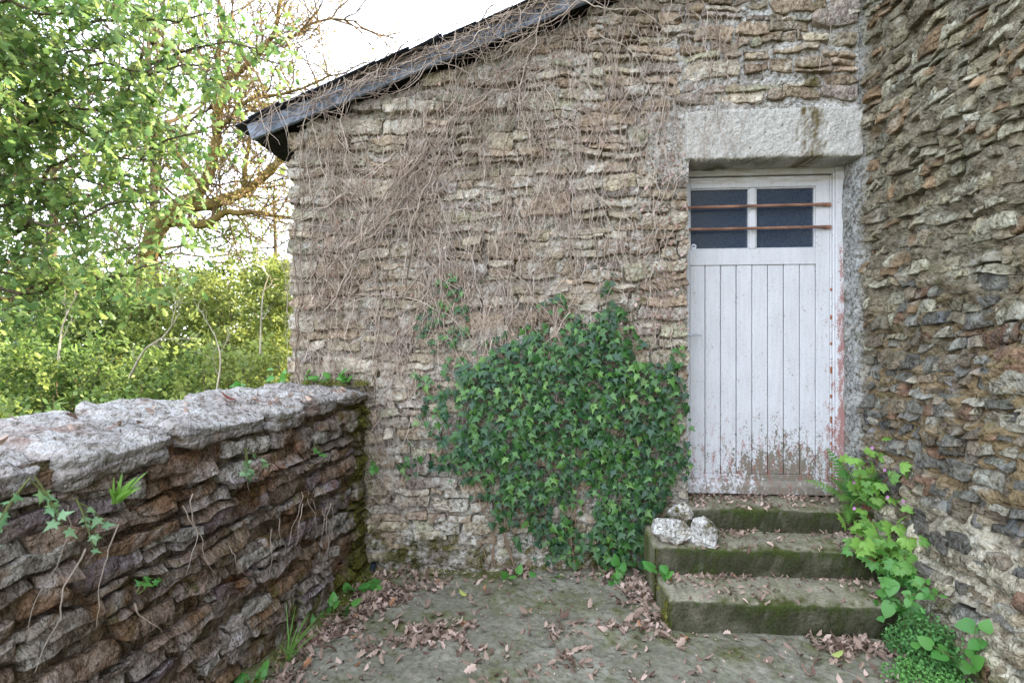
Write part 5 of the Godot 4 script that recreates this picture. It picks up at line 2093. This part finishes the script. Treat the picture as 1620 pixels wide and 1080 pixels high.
func build_litter() -> void:
	var root := thing("fallen_leaves")
	tag(root, "brown oak leaves lying scattered over the paving and the steps", "leaf litter", "", "stuff")
	var mat := leaf_mat("dead leaf", 1, 1, 1, 0.2, 0.75, true)
	var meshes := [
		leaf_mesh([[0.0, 0.0], [0.05, 0.12], [0.20, 0.26], [0.12, 0.36], [0.30, 0.50], [0.17, 0.60], [0.28, 0.75], [0.14, 0.86], [0.0, 1.0]], 0.7, -0.55, null, 0.6),
		leaf_mesh([[0.0, 0.0], [0.06, 0.12], [0.22, 0.28], [0.14, 0.38], [0.28, 0.52], [0.16, 0.62], [0.22, 0.78], [0.0, 1.0]], -0.9, 0.7, null, -0.7),
		leaf_mesh([[0.0, 0.0], [0.22, 0.3], [0.3, 0.55], [0.18, 0.8], [0.0, 1.0]], 1.2, 0.5, null, 0.9)]
	var xs := [[], [], []]
	var cs := [[], [], []]
	var put := func(p: Vector3, sz: float) -> void:
		var k := rng.randi() % 3
		var a := rf(0, TAU)
		var nr := (Vector3.UP + rand_dir() * 0.65).normalized()
		xs[k].append(Transform3D(frame_of(Vector3(cos(a), rf(-0.15, 0.2), sin(a)), nr, sz), p))
		var c := Color(0.15, 0.098, 0.07).lerp(Color(0.37, 0.265, 0.20), pow(rng.randf(), 1.2))
		if rng.randf() < 0.12:
			c = Color(0.5, 0.36, 0.29)
		elif rng.randf() < 0.12:
			c = Color(0.12, 0.07, 0.05)
		elif rng.randf() < 0.02:
			c = Color(0.33, 0.16, 0.08)
		cs[k].append(c)
	var n := 0
	var tries := 0
	while n < 3900 and tries < 60000:
		tries += 1
		var x := rf(-1.45, 2.0)
		var z := rf(0.02, 1.9)
		if x > 0.61 and z < 0.77:
			continue
		if x + 0.106 * z < -1.22:
			continue
		if rng.randf() > litter_density(x, z) * 0.55:
			continue
		n += 1
		put.call(Vector3(x, ground_y(x, z) + n3(Vector3(x, 0, z), 2.2) * 0.012 + rf(0.006, 0.026), z), rf(0.022, 0.062))
	for k in 9000:
		var x := rf(-1.4, 2.0)
		var z := rf(0.02, 1.9)
		if (x > 0.61 and z < 0.77) or x + 0.106 * z < -1.24 or rng.randf() > 0.2 + 0.6 * litter_density(x, z):
			continue
		put.call(Vector3(x, ground_y(x, z) + n3(Vector3(x, 0, z), 2.2) * 0.012 + rf(0.004, 0.012), z), rf(0.005, 0.016))
	# on the treads, thickest against the risers behind
	for t in [[0.66, 1.95, 0.44, 0.74, 0.157], [0.66, 1.95, 0.14, 0.42, 0.309], [0.93, 1.9, -0.16, 0.12, 0.446]]:
		for k in 330:
			var u := pow(rng.randf(), 2.4)
			var x := rf(t[0], t[1])
			if rng.randf() < 0.45:
				x = rf(t[0], t[0] + 0.55) if rng.randf() < 0.7 else rf(1.6, t[1])
			put.call(Vector3(x, t[4] + rf(0.003, 0.014), lerpf(t[2], t[3], u)), rf(0.016, 0.042))
	# a few on the coping and in the parapet's joints
	for k in 60:
		put.call(par(rf(-2.2, -0.1), 1.0, rf(-0.45, 0.0)) + Vector3(0, 0.19 + rf(0.0, 0.02), 0), rf(0.02, 0.045))
	for k in 3:
		multi("leaf_scatter", meshes[k], mat, xs[k], cs[k], root)
	# single leaves that stand out
	var one := [
		[Vector3(1.33, 0.02, 0.93), 0.055, [0.30, 0.36, 0.10], "pale green fallen leaf on the paving below the bottom step"],
		[Vector3(-0.49, -0.05, 0.34), 0.055, [0.36, 0.38, 0.10], "yellow green fallen leaf on the paving near the house wall"],
		[Vector3(0.10, -0.03, 0.78), 0.06, [0.33, 0.26, 0.06], "yellow fallen leaf in the middle of the paving"],
		[Vector3(-1.52, 1.205, 1.02), 0.075, [0.09, 0.02, 0.012], "dark red curled leaf on top of the parapet"],
		[Vector3(0.70, 0.02, 0.83), 0.06, [0.42, 0.20, 0.10], "orange brown leaf lying against the corner of the bottom step"]]
	for q in one:
		var l := obj("fallen_leaf", leaf_mesh([[0.0, 0.0], [0.22, 0.2], [0.34, 0.5], [0.22, 0.8], [0.0, 1.0]], 0.35, -0.4, null, 0.3), self, leaf_mat("single leaf", q[2][0], q[2][1], q[2][2], 0.2, 0.6))
		l.transform = Transform3D(frame_of(Vector3(rf(-1, 1), 0.1, rf(-0.4, 0.4)), Vector3(0, 1, 0.15), q[1]), q[0])
		tag(l, q[3], "leaf")
